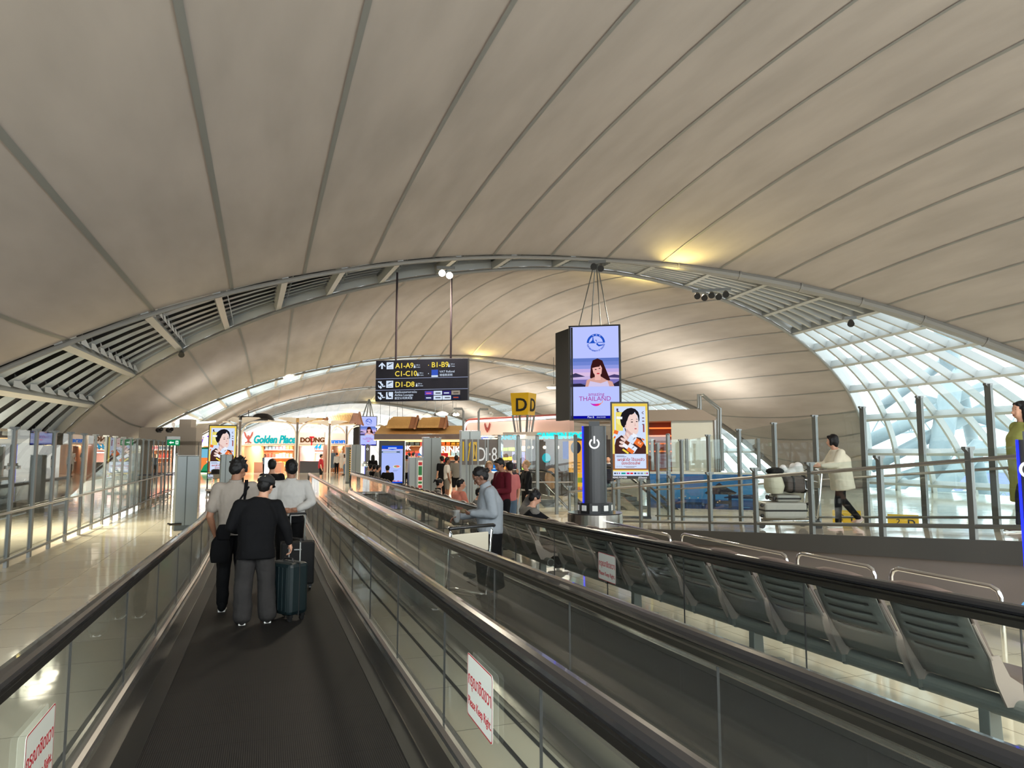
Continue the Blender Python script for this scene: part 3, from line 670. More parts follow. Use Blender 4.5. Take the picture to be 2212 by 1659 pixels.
    p.build('picture', parent)
    tc = lit((176,62,56), es)
    text('เผยผิวใส ไร้รอยสิว', h*.052, tc, parent, (0, -.042, z0+h*.205), RX, align='CENTER', depth=.0004, bold=h*.0009)
    text('น้องฉัตรเลิฟ', h*.052, tc, parent, (0, -.042, z0+h*.155), RX, align='CENTER', depth=.0004, bold=h*.0009)
def arc_text(body, size, m, parent, c, r, a0, a1):
    bm = bmesh.new(); n = len(body)
    for i, ch in enumerate(body):
        if ch == ' ': continue
        a = math.radians(a0+(a1-a0)*(i+.5)/n)
        o = text(ch, size, m, None, (0, 0, 0), None, align='CENTER', depth=.0004, bold=.001)
        o.data.transform(Matrix.Translation(Vector(c)) @ RX.to_4x4() @ Matrix.Translation(Vector((r*math.cos(a), r*math.sin(a), 0))) @ Matrix.Rotation(a+PI/2, 4, 'Z'))
        bm.from_mesh(o.data); bpy.data.objects.remove(o)
    me = bpy.data.meshes.new('lettering'); bm.to_mesh(me); bm.free(); me.materials.append(m)
    q = bpy.data.objects.new('lettering', me); COL.objects.link(q); q.parent = parent
def tourism_screen(parent, w, h, z0, es):
    p = Pic(w, h, z0=z0, y=-.004, es=es); BG = (182,192,252); BL = (30,80,190)
    p.rect(0,.03,1,1,BG).rect(0,0,1,.03,(10,10,150))
    v0, v1 = .345, .655
    for k, c in enumerate(((96,96,160),(120,110,180),(196,176,220),(214,186,222),(190,170,226),(140,150,220),(110,130,206),(96,120,196))): p.rect(0,v0+(v1-v0)*k/8,1,v0+(v1-v0)*(k+1)/8,c)
    p.poly([(0,v0+.13),(.1,v0+.15),(.3,v0+.11),(0,v0+.10)], (60,54,90)).poly([(.7,v0+.10),(.9,v0+.13),(1,v0+.12),(1,v0+.09)], (70,60,110)).poly([(0,v0),(0,v0+.03),(.2,v0+.035),(.4,v0)], (40,36,60)).poly([(.8,v0),(1,v0+.06),(1,v0)], (40,36,60))
    HC = (56,24,24); SK = (232,178,170)
    p.poly([(.40,v0+.10),(.42,v0+.22),(.46,v0+.285),(.56,v0+.305),(.66,v0+.28),(.72,v0+.20),(.78,v0+.12),(.82,v0+.07),(.74,v0+.05),(.60,v0+.04),(.46,v0+.05)], HC)
    p.poly([(.30,v0),(.33,v0+.07),(.48,v0+.10),(.62,v0+.11),(.74,v0+.07),(.86,v0+.05),(.90,v0)], (210,160,150)).poly([(.36,v0),(.40,v0+.06),(.62,v0+.035),(.76,v0+.06),(.80,v0)], (206,196,230)).rect(.50,v0+.07,.62,v0+.13,SK)
    p.poly([(.45,v0+.20),(.50,v0+.245),(.60,v0+.25),(.65,v0+.20),(.64,v0+.14),(.58,v0+.105),(.52,v0+.11),(.47,v0+.15)], SK).poly([(.44,v0+.20),(.46,v0+.27),(.56,v0+.29),(.64,v0+.26),(.60,v0+.215),(.52,v0+.21)], HC)
    p.ell(.52,v0+.185,.022,.005,(40,20,20)).ell(.60,v0+.195,.02,.005,(40,20,20)).ell(.57,v0+.14,.032,.007,(190,40,60))
    # round emblem with spire and boat
    cu, cv = .53, .82; k_ = w/h
    p.ring(cu,cv,.19,.045,BL,0,180)
    p.poly([(cu-.13,cv),(cu-.02,cv),(cu-.045,cv+.03),(cu-.055,cv+.07),(cu-.06,cv+.09),(cu-.065,cv+.07),(cu-.075,cv+.03)], BL).rect(cu-.15,cv-.004,cu-.0,cv+.004,BL)
    p.poly([(cu-.01,cv+.03),(cu+.01,cv+.035),(cu+.03,cv+.0),(cu+.06,cv-.02),(cu+.13,cv-.02),(cu+.15,cv-.008),(cu+.14,cv-.03),(cu+.06,cv-.04),(cu+.01,cv-.02),(cu+.02,cv+.01)], BL).rect(cu+.04,cv+.0,cu+.15,cv+.006,BL)
    for k in range(3): p.poly([(cu+.05+.03*k,cv+.004),(cu+.07+.03*k,cv+.004),(cu+.06+.03*k,cv+.012)], BL)
    for a in (60,85,110): p.rrect(cu+.168*math.cos(math.radians(a)), cv+.168*k_*math.sin(math.radians(a)), .03, .008, BG, a-90)
    # smile
    pts = []; n = 14
    y = p.y-.0006*p.n; p.n += 1
    for i in range(n):
        a0_, a1_ = [math.radians(200+(350-200)*q/n) for q in (i, i+1)]
        def o_(a, t): return (.52+.135*math.cos(a), .20+(.135-t)*k_*math.sin(a)*.95)
        t0, t1 = .05*math.sin(PI*i/n), .05*math.sin(PI*(i+1)/n)
        c = (190,40,190) if i < 6 else (230,40,140) if i < 9 else (240,120,70)
        p.poly([o_(a0_,0),o_(a1_,0),o_(a1_,t1),o_(a0_,t0)], c)
    p.poly([(.645,.175),(.668,.205),(.655,.165)], (240,160,80))
    p.build('picture', parent)
    mg = lit((164,50,150), es)
    arc_text('TOURISM AUTHORITY OF THAILAND', .046*w, lit(BL, es), parent, (.03*w, -.05, z0+.82*h), .19*w, 190, 350)
    text('amazing', .105*w, mg, parent, (-.14*w, -.05, z0+.245*h), RX, depth=.0004)
    text('THAILAND', .135*w, mg, parent, (.0, -.05, z0+.19*h), RX, align='CENTER', depth=.0004)
    text('Plan B', .055*w, lit((230,235,255), es), parent, (-.16*w, -.05, z0+.006*h), RX, depth=.0004); text('KING POWER', .03*w, lit((230,235,255), es), parent, (.03*w, -.05, z0+.009*h), RX, depth=.0004)
def board(g, w, h, t, z0=0, y0=0): g.box((0, y0+t/2, z0+h/2), (w, t, h)); return g
# --- hanging gate sign
a, b = atD(812, 779, 20.6), atD(1010.5, 864.5, 20.0); c = (a+b)/2; sw = (Vector((a.x,a.y))-Vector((b.x,b.y))).length; shh = a.z-b.z
rz = math.atan2(b.y-a.y, b.x-a.x)
t = thing('hanging_sign', 'black hanging gate direction sign with yellow letters', 'sign', (c.x, c.y, b.z), rz)
g = MB(); board(g, sw, shh, .16); g.build('sign_box', mat('sign_black_face', (.012,.012,.02), .35), t, bevel=.01)
topz = lambda px, py: atD(px, py, 20.3).z-b.z
g = MB(); 
for px, py in ((848,584),(976,600)):
    q = atD(px, 779, 20.3); u = (Vector((q.x, q.y))-Vector((c.x, c.y))).dot(Vector((math.cos(rz), math.sin(rz))))
    gg = MB(); gg.cyl((u, .08, shh), (u, .08, topz(px, py)), .032, n=8); gg.build('hanger_rod', mat('dark_bronze', rgb(40,30,34), .4, .5), t)
p = Pic(sw, shh, z0=0, y=-.003, es=1.0); WH = (214,228,246); BK = (14,14,22); YL = (250,224,90)
p.rect(.0,.545,1,.557,(150,160,190)).rect(.0,.268,1,.280,(150,160,190))
def plane(u, v):
    p.rect(u-.038,v-.085,u+.038,v+.085,WH).poly([(u-.027,v+.02),(u-.02,v-.005),(u+.02,v+.04),(u+.03,v+.055),(u+.022,v+.06),(u+.0,v+.04),(u-.018,v+.05),(u-.008,v+.03),(u-.02,v+.015)], BK).rect(u-.022,v-.055,u+.022,v-.047,BK)
plane(.159,.865); plane(.159,.415)
p.rect(.121,.055,.197,.225,WH).poly([(.135,.19),(.145,.19),(.155,.12),(.18,.12),(.18,.09),(.15,.09),(.14,.13)], BK).ell(.143,.205,.008,.02,BK).rect(.183,.07,.189,.09,BK)
p.poly([(.071,.95),(.107,.87),(.107,.835),(.080,.885),(.080,.79),(.062,.79),(.062,.885),(.035,.835),(.035,.87)], WH)
for v in (.41,.14):                       # moving walk pictogram
    p.poly([(.03,v+.08),(.05,v+.08),(.085,v-.03),(.11,v-.03),(.11,v-.055),(.08,v-.055),(.045,v+.055),(.03,v+.055)], WH).ell(.062,v+.06,.008,.02,WH).poly([(.058,v+.04),(.068,v+.04),(.09,v-.0),(.082,v-.02)], WH).poly([(.032,v+.0),(.05,v-.05),(.06,v-.02),(.075,v-.08),(.06,v-.1),(.045,v-.07),(.035,v-.06)], WH)
for u, v in ((.43,.83),(.467,.635),(.80,.83),(.455,.38)):
    p.ell(u,v+.035,.004,.011,WH).poly([(u-.006,v+.02),(u+.006,v+.02),(u+.01,v-.035),(u-.01,v-.035)], WH)
p.ell(.582,.85,.004,.012,YL).ell(.582,.65,.004,.012,WH)
p.rect(.614,.60,.684,.74,(60,90,190)).rect(.614,.565,.684,.605,WH)
lg = [(.545,.235,(90,70,170)),(.64,.235,WH),(.735,.235,(50,40,110)),(.83,.235,(150,140,130)),(.545,.12,(50,50,90)),(.64,.12,WH),(.735,.12,WH),(.83,.12,(30,40,70))]
for u, v, cc in lg: p.rect(u,v-.10,u+.09,v-.002,cc)
for u, v, cc in ((.56,.18,(230,110,150)),(.66,.18,(60,60,70)),(.75,.18,WH),(.85,.18,(90,80,70)),(.56,.07,WH),(.66,.07,(80,80,90)),(.76,.07,(90,90,100)),(.85,.07,(180,80,60))): p.rect(u,v-.015,u+.055,v+.012,cc)
p.build('pictograms', t)
yl, wl = lit(YL, 1.0), lit(WH, 1.0)
def st(s, u, v, size, m, bold=0.0): text(s, size*shh, m, t, ((u-.5)*sw, -.02, v*shh), RX, depth=.001, bold=bold)
for s, u, v in (('A1-A9',.22,.80),('C1-C10',.215,.605),('B1-B9',.612,.80),('D1-D8',.22,.345)): st(s, u, v, .175, yl, .0025)
for s, u, v in (('150 m',.443,.85),('4 mins',.443,.80),('150 m',.48,.655),('4 mins',.48,.605),('150 m',.815,.85),('7 mins',.815,.80),('250 m',.468,.40),('10 mins',.468,.35)): st(s, u, v, .042, wl)
st('VAT', .619, .67, .07, wl); st('VAT Refund', .70, .665, .075, wl); st('增值税退税', .70, .585, .065, wl)
st('ห้องรับรองสายการบิน', .217, .195, .065, wl); st('Airline Lounges', .217, .125, .075, wl); st('航空公司贵宾室', .217, .05, .065, wl)
# --- hanging pairs of large screens, power columns beneath
def hanging_screens(label, px, py_top, py_bot, wpx, D, lean, cable_to):
    a, b = atD(px, py_top, D), atD(px, py_bot, D); h = a.z-b.z; w = wpx/F_PX*D
    t = thing('hanging_screen', label, 'screen', (b.x, b.y, b.z), cam_rz(b)+lean, 'hanging screens')
    g = MB(); board(g, w, h, .16); g.build('screen_frame', black, t, bevel=.01)
    tourism_screen(t, w*.92, h*.965, h*.018, 1.05)
    g = MB(); M3 = Matrix.Rotation(math.radians(-58), 3, 'Z'); g.box((-w*.60, .50, h*.495), (w*.72, .14, h*.97), M=M3); g.build('rear_screen', blackm, t, bevel=.01)
    g = MB(); M3 = Matrix.Rotation(math.radians(58), 3, 'Z'); g.box((w*.20, .80, h*.495), (w*.8, .14, h*.97), M=M3); g.build('rear_screen', blackm, t, bevel=.01)
    top = cable_to.z-b.z
    for x, y in ((-w*.30, .08), (-w*.10, .9), (w*.12, .08), (w*.28, .3)):
        g = MB(); g.tube([(x, y, h), (x*.12+.05, .3, top)], .018*D/22, 6); g.build('cable', post_m, t)
    return t, b
hanging_screens('large hanging screen showing a smiling logo, nearest the camera', 1286, 702, 908, 113, 21.5, -.06, atD(1268, 566, 21.5))
hanging_screens('small distant hanging screen showing the same smiling logo', 794.5, 899, 963, 38, 64, 0, atD(790, 862, 64))
g = MB()
t = thing('hanging_screen', 'tiny blue hanging screen beyond the grey gate number boards', 'screen', tuple(atD(1047,955,45)), 0, 'hanging screens'); t.rotation_euler[2] = cam_rz(t.location)
board(g, .45, .38, .1); g.build('screen_frame', black, t); p = Pic(.42,.35,z0=.015,y=-.003,es=1.0); p.rect(0,0,1,1,(150,170,246)).ring(.5,.5,.3,.06,(40,80,200)); p.build('picture', t)
def power_column(label, px, pyt, D, wpx, table=True):
    b = atD(px, 972, D); zt = atD(px, pyt, D).z; r = wpx/F_PX*D/2; rz = cam_rz(b)
    t = thing('charging_column', label, 'charging station', (b.x, b.y, 0), rz, 'charging columns')
    g = MB(); g.tube([(0,0,0),(0,0,zt)], r, 28, prof=[(x, y) for x, y in ngon(28, 1)]); g.build('column', mat('column_charcoal', rgb(58,58,60), .35), t, smooth=False)
    g = MB(); g.box((0, 0, zt+.04), (r*.9, r*.9, .08)); g.build('column_cap', black, t)
    g = MB(); g.box((-r*.97, -r*.30, zt/2), (.022, .05, zt)); g.build('blue_light_strip', glow('blue_led', (30,40,255), 3.0), t)
    g = MB(); zc = zt-.28; n = 20; R, q = .085, .026
    for k in range(n):
        a0, a1 = [math.radians(122+296*u/n) for u in (k, k+1)]
        a0, a1 = a0+0, a1+0
        g.quad(*[(rr*math.cos(a), -r-.004+(.5*(rr*math.cos(a))**2)/r, zc+rr*math.sin(a)) for rr, a in ((R,a0),(R,a1),(R-q,a1),(R-q,a0))])
    g.box((0, -r-.005, zc+.06), (.026, .006, .12)); g.build('power_symbol', lit((245,245,245), 1.2), t)
    g = MB(); g.sphere((-.07, -r-.0, zt-1.55), .07, 16, 8, sy=.1); g.build('logo_disc', lit((120,190,240), .9), t)
    text('AOT', .085, lit((235,245,255), 1.0), t, (-.015, -r-.012, zt-1.58), RX, depth=.001, shear=.3, bold=.002)
    if table:
        g = MB(); g.lathe([(0,.955),(.43,.955),(.44,.95),(.44,.76),(.43,.75),(0,.75)], n=48); g.build('table_ring', mat('brushed_steel', (.55,.52,.47), .25, 1.0), t, smooth=False)
        g = MB(); g.lathe([(0,.957),(.435,.957),(.435,.966),(0,.966)], n=40); g.build('table_top', mat('table_top_dark', (.04,.04,.045), .12), t)
        g = MB(); g.lathe([(0,.967),(.28,.967),(.28,1.12),(0,1.12)], n=10); g.build('socket_block', black, t)
        for a in (-2.25,-1.57,-.9,-2.9,-.2):
            g = MB(); g.box((.275*math.cos(a), .275*math.sin(a), 1.045), (.085, .012, .085), rz=a+PI/2); g.build('socket', white, t)
    return t
power_column('round charging table with a black power column and blue light strip', 1284, 921, 11.3, 51)
power_column('distant charging column under the small hanging screen', 794, 962, 52, 11)
t = power_column('charging column with blue light cut by the right edge, beside the walker in yellow green', 2222, 950, 6.6, 40, table=False)
# --- poster totems
def totem(label, px, pyt, pyb, wpx, D, kind, rzo=0):
    b = atD(px, pyb, D); b.z = 0; zt = atD(px, pyt, D).z; w = wpx/F_PX*D; t = thing('poster_totem' if kind == 'ad' else 'information_totem', label, 'advertising totem' if kind == 'ad' else 'information screen', tuple(b), cam_rz(b)+rzo)
    g = MB()
    if kind == 'ad':
        zs = zt-w*2.02-.0
        g.box((0, .06, (zt+zs)/2), (w, .12, zt-zs)); g.build('frame', black, t, bevel=.01)
        g = MB(); g.box((-w/2+.03, .06, zs/2), (.06, .12, zs)); g.build('leg', black, t); g = MB(); g.box((w/2-.04, .06, zs/2), (.09, .12, zs)); g.build('leg', black, t)
        g = MB(); g.box((0, .06, .03), (w, .3, .06)); g.build('foot', black, t)
        hh = zt-zs-.05-w*.085; portrait_poster(t, w*.93, hh, zs+w*.085, 1.05)
        text('KING POWER', .06*w, lit((235,235,240), .9), t, (-w*.47, -.004, zs+w*.02), RX, depth=.001, bold=.002)
        text('JCDecaux', .055*w, lit((235,235,240), .9), t, (w*.2, -.004, zs+w*.02), RX, depth=.001, bold=.002)
    else:
        g.box((0, .1, zt/2), (w, .2, zt)); g.build('body', black, t, bevel=.02)
        pz = .50; ph = zt-pz-.22
        p = Pic(w*.80, ph, z0=pz, y=-.004, es=1.05)
        p.rect(0,0,1,1,(170,186,246)).rect(0,.90,1,1,(20,70,200)).rect(0,.885,1,.905,(230,200,220)).rect(.0,.81,.86,.85,(70,90,110)).ring(.86,.83,.06,.01,(90,100,120)).rect(.06,.82,.7,.84,(220,230,246))
        p.poly([(.28,.97),(.72,.97),(.68,.90),(.5,.885),(.32,.90)], (30,90,220)).rect(.3,.92,.7,.95,(210,225,250))
        p.ell(.72,.44,.18,.04,(220,230,220)).ell(.72,.445,.14,.03,(232,110,100)).ell(.66,.44,.06,.02,(120,170,110)).poly([(.2,.40),(.42,.425),(.42,.41),(.2,.385)], (220,70,70)).poly([(.33,.49),(.36,.49),(.36,.475)], (80,90,120))
        for k in range(3): p.rect(.12,.34-.012*k,.40-.05*k,.345-.012*k,(120,130,170)).rect(.55,.34-.012*k,.80-.04*k,.345-.012*k,(120,130,170))
        p.rect(0,0,1,.04,(20,70,200)).rect(.0,.04,1,.055,(240,190,200)).ell(.35,.055,.06,.014,(220,40,80)).ell(.5,.06,.04,.01,(160,60,90)).ell(.62,.055,.05,.012,(200,80,90)).ell(.8,.055,.06,.012,(230,90,120))
        p.build('picture', t)
        g = MB(); g.box((w/2-.015, -.003, zt/2), (.03, .01, zt)); g.build('edge_strip', steel, t)
    return t
totem('nearest poster totem on the right, large portrait of a man holding cream boxes', 1364, 868, 1117, 82, 20.2, 'ad', .16)
totem('distant poster totem on the left with the same portrait', 477, 918, 1058, 57, 33, 'ad')
totem('tall black menu screen standing beside the walkway', 846, 952, 1064, 56, 31, 'info', .08)
# --- yellow D gate marker on a glazed column
b = atD(1131, 972, 30); zt, zm, zb = atD(1131, 850, 30).z, atD(1131, 897, 30).z, atD(1131, 940, 30).z
t = thing('gate_marker_column', 'yellow D gate marker on top of a glass column', 'gate marker', (b.x, b.y, 0), cam_rz(b)-.42)
yel = mat('marker_yellow', rgb(226,182,30), .4)
def frus(g, r0, r1, z0, z1, n=4):
    g.loft([[(r0*math.cos(2*PI*k/n+PI/4), r0*math.sin(2*PI*k/n+PI/4), z0) for k in range(n)], [(r1*math.cos(2*PI*k/n+PI/4), r1*math.sin(2*PI*k/n+PI/4), z1) for k in range(n)]])
g = MB(); frus(g, .52, .60, zm, zt); g.build('yellow_box', yel, t)
for s in (0, 1):
    Rz = Matrix.Rotation(s*PI/2, 3, 'Z'); text('D', .78, blackm, t, Rz @ Vector((-.22, -.385, zm+.17)), Rz @ RX, depth=.03, bold=.012, name='gate_letter')
g = MB()
for k in range(4):
    a = PI/4+k*PI/2; g.tube([(.36*math.cos(a), .36*math.sin(a), 0), (.36*math.cos(a), .36*math.sin(a), zb), (.50*math.cos(a), .50*math.sin(a), zm)], .045, 8)
g.build('corner_posts', post_m, t)
g = MB()
for k in range(4):
    a = k*PI/2; g.tube([(.24*math.cos(a), .24*math.sin(a), 0), (.24*math.cos(a), .24*math.sin(a), zb), (.34*math.cos(a), .34*math.sin(a), zm)], .02, 8)
g.build('middle_posts', post_m, t)
g = MB(); frus(g, .34, .34, 0, zb); frus(g, .34, .5, zb, zm); g.build('glass_casing', GL, t)
# --- grey boards D 1-8
BD = mat('board_brown_grey', rgb(84,78,76), .5)
def gate_board(label, px0, px1, D, s=None, col=(235,235,228), body=BD, extra=None, size=.62, rzo=0):
    a, b_ = atD(px0, 1005, D), atD(px1, 1005, D); c = (a+b_)/2; c.z = 0; w = (a-b_).length
    z1, z0 = atD(px0, 949, D).z, atD(px0, 1004, D).z
    t = thing('gate_board', label, 'sign', tuple(c), cam_rz(c)+rzo, 'grey gate number boards')
    g = MB(); g.box((0, .03, (z0+z1)/2), (w, .06, z1-z0)); g.build('panel', body, t)
    g = MB(); g.box((-w/2, .03, z1/2), (.05, .09, z1)); g.build('post', post_m, t)
    if s: text(s, size, lit(col, .85), t, (0, -.003, z0+.12), RX, align='CENTER', depth=.004, sx=.6, bold=.001)
    if extra:
        p = Pic(w*.8, .6, z0=z0+.12, y=-.004, es=.8)
        if extra == 1: p.poly([(.1,0),(.3,0),(.9,1),(.7,1)], (226,186,50)).ell(.5,.85,.14,.1,(226,186,50)).poly([(.3,.45),(.5,.7),(.6,.6),(.45,.3)], (226,186,50))
        elif extra == 2: p.rect(0,0,1,1,(226,186,90)).poly([(.2,.1),(.5,.4),(.4,.9),(.8,.8),(.6,.3),(.8,.1)], (84,78,76))
        else: p.rect(.3,0,.7,1,(226,186,50))
        p.build('pictogram', t)
gate_board('grey gate board with a yellow escalator symbol', 1008, 1019, 22, extra=1)
gate_board('grey gate board with a yellow square travelator symbol', 1020, 1031, 22.1, extra=2)
gate_board('grey gate board with a white letter D', 1033, 1047, 22.1, 'D')
gate_board('narrow edge-on grey gate board marked 1', 1048, 1053, 22.3, '1')
gate_board('widest grey gate board with a white figure 8', 1054, 1075, 22.2, '·8')
gate_board('dark grey gate board leftmost of the D boards', 996, 1005, 21.7, extra=3)
# --- green exit sign on the left
def exit_sign(label, px, py, D, w, rzo=0):
    b = atD(px, py, D); t = thing('exit_sign', label, 'exit sign', (b.x, b.y, b.z-w*.26), cam_rz(b)+rzo, 'green exit signs')
    g = MB(); board(g, w, w*.52, .03); g.build('sign_panel', lit((20,140,84), .9), t)
    p = Pic(w, w*.52, z0=0, y=-.003, es=1.1); W_ = (230,250,240)
    p.poly([(.12,.5),(.30,.74),(.30,.6),(.52,.6),(.52,.4),(.30,.4),(.30,.26)], W_).rect(.66,.2,.88,.82,W_).poly([(.74,.3),(.80,.3),(.82,.5),(.79,.7),(.73,.7)], (20,140,84)); p.build('arrow_and_door', t)
    g = MB(); g.box((0, .015, w*.52+w*.14), (w*1.05, .02, w*.28)); g.build('clear_holder', GL, t)
    g = MB(); g.cyl((-w*.58, .02, -b.z+w*.26), (-w*.58, .02, w*.8), .03); g.build('post', post_m, t)
exit_sign('green exit sign with white arrow on a grey post at the left', 375, 956, 26, .42)
# small yellow boards outside the far edge of the ramp
for i, (px, py, D) in enumerate(((1829,1118,17),(1951,1128,16))):
    b = atD(px, py, D); t = thing('floor_sign', ['small yellow D board seen behind the legs of the trolley pusher', 'small yellow D board beyond the ramp, to the right of the trolley pusher'][i], 'sign', (b.x, b.y, b.z-.17), cam_rz(b), 'small yellow boards')
    g = MB(); board(g, .62, .34, .03); g.build('board', yel, t)
    text('D', .22, blackm, t, (.08, -.003, .08), RX, depth=.002, bold=.006); text('2', .2, blackm, t, (-.18, -.003, .1), RX, depth=.002, shear=.3)
    g = MB(); g.cyl((-.2, .015, -(b.z-.17)-3.4), (-.2, .015, 0), .02); g.build('post', post_m, t); g = MB(); g.cyl((.2, .015, -(b.z-.17)-3.4), (.2, .015, 0), .02); g.build('post', post_m, t)
# ---------------------------------------------------------------- shops and hall furniture in the distance
shopw = mat('shop_fascia_white', rgb(226,214,206), .5); warmwall = mat('shop_warm_panel', rgb(190,140,100), .6); wood = mat('shop_wood', rgb(150,100,62), .5); darkc = mat('dark_counter', rgb(52,46,44), .35)
WARM = glow('warm_shop_light', (255,214,160), 5.0); COOL = glow('cool_shelf_light', (255,240,236), 3.2); COVE = glow('cove_light', (255,196,130), 3.0)
def face(px, D): b = atD(px, 972, D); b.z = 0; return b, cam_rz(b)
GOODS = [rgb(*c) for c in ((214,120,50),(220,190,70),(120,160,70),(190,60,50),(230,210,170),(200,150,110),(90,130,160),(230,120,140))]
goodm = [mat('packets_%d' % i, c, .5) for i, c in enumerate(GOODS)]
def shop(label, px0, px1, D, py_top=930, py_sign=960, depth=5.0, sign=None, shelves=3, back=warmwall, light=WARM, n=12, rz=None):
    a, b = atD(px0, 972, D), atD(px1, 972, D); c = (a+b)/2; c.z = 0; w = (a-b).length; s = F_PX/D
    zt = EYE.z+(972-py_top)/s; zs = EYE.z+(972-py_sign)/s
    t = thing('shop', label, 'shop', tuple(c), math.atan2(b.y-a.y, b.x-a.x) if rz is None else rz)
    g = MB(); g.box((0, .15, (zt+zs)/2), (w, .3, zt-zs)); g.build('fascia', shopw, t)
    g = MB(); g.box((0, depth, zs/2), (w, .1, zs)); g.box((-w/2+.05, depth/2, zs/2), (.1, depth, zs)); g.box((w/2-.05, depth/2, zs/2), (.1, depth, zs)); g.build('inner_walls', back, t)
    g = MB(); g.box((0, depth/2, zs+.05), (w, depth, .1)); g.build('shop_ceiling', shopw, t)
    g = MB()
    for k in range(max(2, int(w/1.6))): g.box((-w/2+.8+1.6*k, .9, zs-.03), (.28, .28, .04)); g.box((-w/2+.8+1.6*k, depth*.6, zs-.03), (.28, .28, .04))
    g.build('downlights', light, t)
    g = MB(); g.box((0, -.02, zs-.02), (w*.98, .04, .05)); g.build('cove_light', COVE, t)
    for j in range(shelves):
        z = .5+j*(zs-.9)/max(1, shelves-1) if shelves > 1 else 1
        g = MB(); g.box((0, depth-.45, z), (w*.9, .5, .06)); g.build('shelf', shopw, t)
        for gi in range(4):
            g = MB()
            for q in range(3): 
                hh = random.uniform(.28, .45); x = -w*.45+w*.9*(gi*3+q+.5)/12; g.box((x, depth-.42, z+.03+hh/2), (w*.9/12*.8, .3, hh))
            o_ = g.build('packets', goodm[(gi+j*3) % 8], t); o_['kind'] = 'stuff'
    return t, w, zs, zt
def shop_text(t, s, size, col, x, z, es=1.3, shear=0, bold=.0, align='CENTER', sx=1):
    return text(s, size, lit(col, es), t, (x, -.02, z), RX, depth=.05, shear=shear, bold=bold, align=align, sx=sx, name='shop_lettering')
t, w, zs, zt = shop('shop with turquoise Golden Place lettering and shelves of packets', 527, 636, 60, 933, 962)
shop_text(t, 'Golden Place', .92, (30,190,195), .42, zs+.2, 1.0, .25, .03, sx=.74)
g = MB()                            # garuda-like crest: wings, body, tail
x0, z0 = -w*.415, zs+.18
for s in (-1, 1):
    g.prism([(0, .45), (s*.18, .62), (s*.30, .95), (s*.40, .98), (s*.34, .70), (s*.22, .48), (s*.10, .35)], (x0, -.06, z0), (1, 0, 0), (0, 0, 1), .04)
    g.prism([(0, .22), (s*.14, .12), (s*.30, .05), (s*.24, -.02), (s*.08, .05)], (x0, -.06, z0), (1, 0, 0), (0, 0, 1), .04)
g.prism([(-.09, .55), (.09, .55), (.07, .2), (0, -.05), (-.07, .2)], (x0, -.06, z0), (1, 0, 0), (0, 0, 1), .04); g.prism(ngon(10, .07, 0), (x0, -.06, z0+.62), (1, 0, 0), (0, 0, 1), .04)
CR = mat('crest_dark_red', rgb(150,50,36), .5); g.build('crest', CR, t)
g = MB(); g.box((-w*.1, 1.4, .45), (w*.55, .8, .9)); g.build('counter', mat('counter_rose', rgb(200,150,126), .5), t)
t, w, zs, zt = shop('shop with brown DOITUNG lettering and bright glass shelves', 646, 700, 61, 934, 962, shelves=2, light=COOL, back=mat('shop_pink_panel', rgb(206,170,160), .6))
shop_text(t, 'DOI', .56, (120,70,36), -.50, zs+.28, 1.0, 0, .02); shop_text(t, 'UNG', .56, (120,70,36), .50, zs+.28, 1.0, 0, .02); shop_text(t, 'T', 1.1, (220,40,50), -.0, zs-.0, 1.4, 0, .02, sx=.6); shop_text(t, '44', .6, (30,170,220), .5, zs-.35, 1.5, .3, .02)
g = MB(); g.box((-.1, .8, 2.45-.2), (w*.9, .3, .09)); g.box((-.0, .8, 1.75), (w*.82, .3, .09)); g.build('light_bars', glow('white_tube_light', (255,248,250), 5), t)
g = MB(); g.box((.2, -.5, .5), (w*.85, .7, 1.0)); g.build('counter', darkc, t)
t, w, zs, zt = shop('shop with bright blue lettering behind the curved white posts', 716, 745, 62, 936, 962, shelves=1)
shop_text(t, 'นารายา', .42, (30,120,220), 0, zs+.2, 1.3, 0, .02)
t, w, zs, zt = shop('shop with purple lettering behind the left poster totem', 405, 508, 60, 930, 963, shelves=2, light=COOL)
shop_text(t, 'Sai Jai Thai', .95, (120,70,210), -.9, zs+.2, 1.3, .25, .02)
g = MB(); g.box((-.6, 1.0, 1.1), (1.5, .2, 2.2)); g.build('green_panel', lit((20,110,60), .7), t); p = Pic(1.2, 1.9, x0=-1.2, z0=.15, y=.85, es=1.0); p.rect(0,0,1,1,(250,140,70)).rect(0,.6,1,1,(120,190,220)).poly([(0,0),(1,0),(.8,.3),(.5,.4),(.2,.25)], (40,150,100)).ell(.5,.42,.12,.05,(230,230,220)); p.build('landscape_picture', t)
t, w, zs, zt = shop('food shops under the long Thai roof', 838, 1004, 56, 944, 952, depth=7, shelves=3, back=wood)
shop_text(t, 'BANGKOK', .5, (235,240,250), -w*.40, zs-.75, 1.6, 0, .01); shop_text(t, 'DRINKS', .7, (245,245,245), w*.30, zs-.95, 1.6, 0, .02)
for k, (x, c) in enumerate(((-.28,(200,60,50)),(-.18,(60,130,190)),(.02,(230,150,60)),(.12,(190,40,40)),(.42,(40,60,70)))):
    p = Pic(.9, .7, x0=x*w, z0=zs-1.7, y=1.2, es=1.0); p.rect(0,0,1,1,c).ell(.5,.5,.3,.2,(240,200,150)).ell(.4,.55,.12,.1,(220,90,70)); p.build('menu_picture', t)
g = MB(); g.sphere((-.02*w, -.2, zs-.8), .42, 20, 8, sy=.15); g.build('round_lamp', lit((240,244,255), 2.0), t)
g = MB(); g.box((0, 2.2, .55), (w*.9, .8, 1.1)); g.build('counter', darkc, t)
g = MB(); g.box((0, .1, zs-.05), (w, .1, .08)); g.build('eave_light_strip', glow('warm_strip', (255,190,110), 4), t)
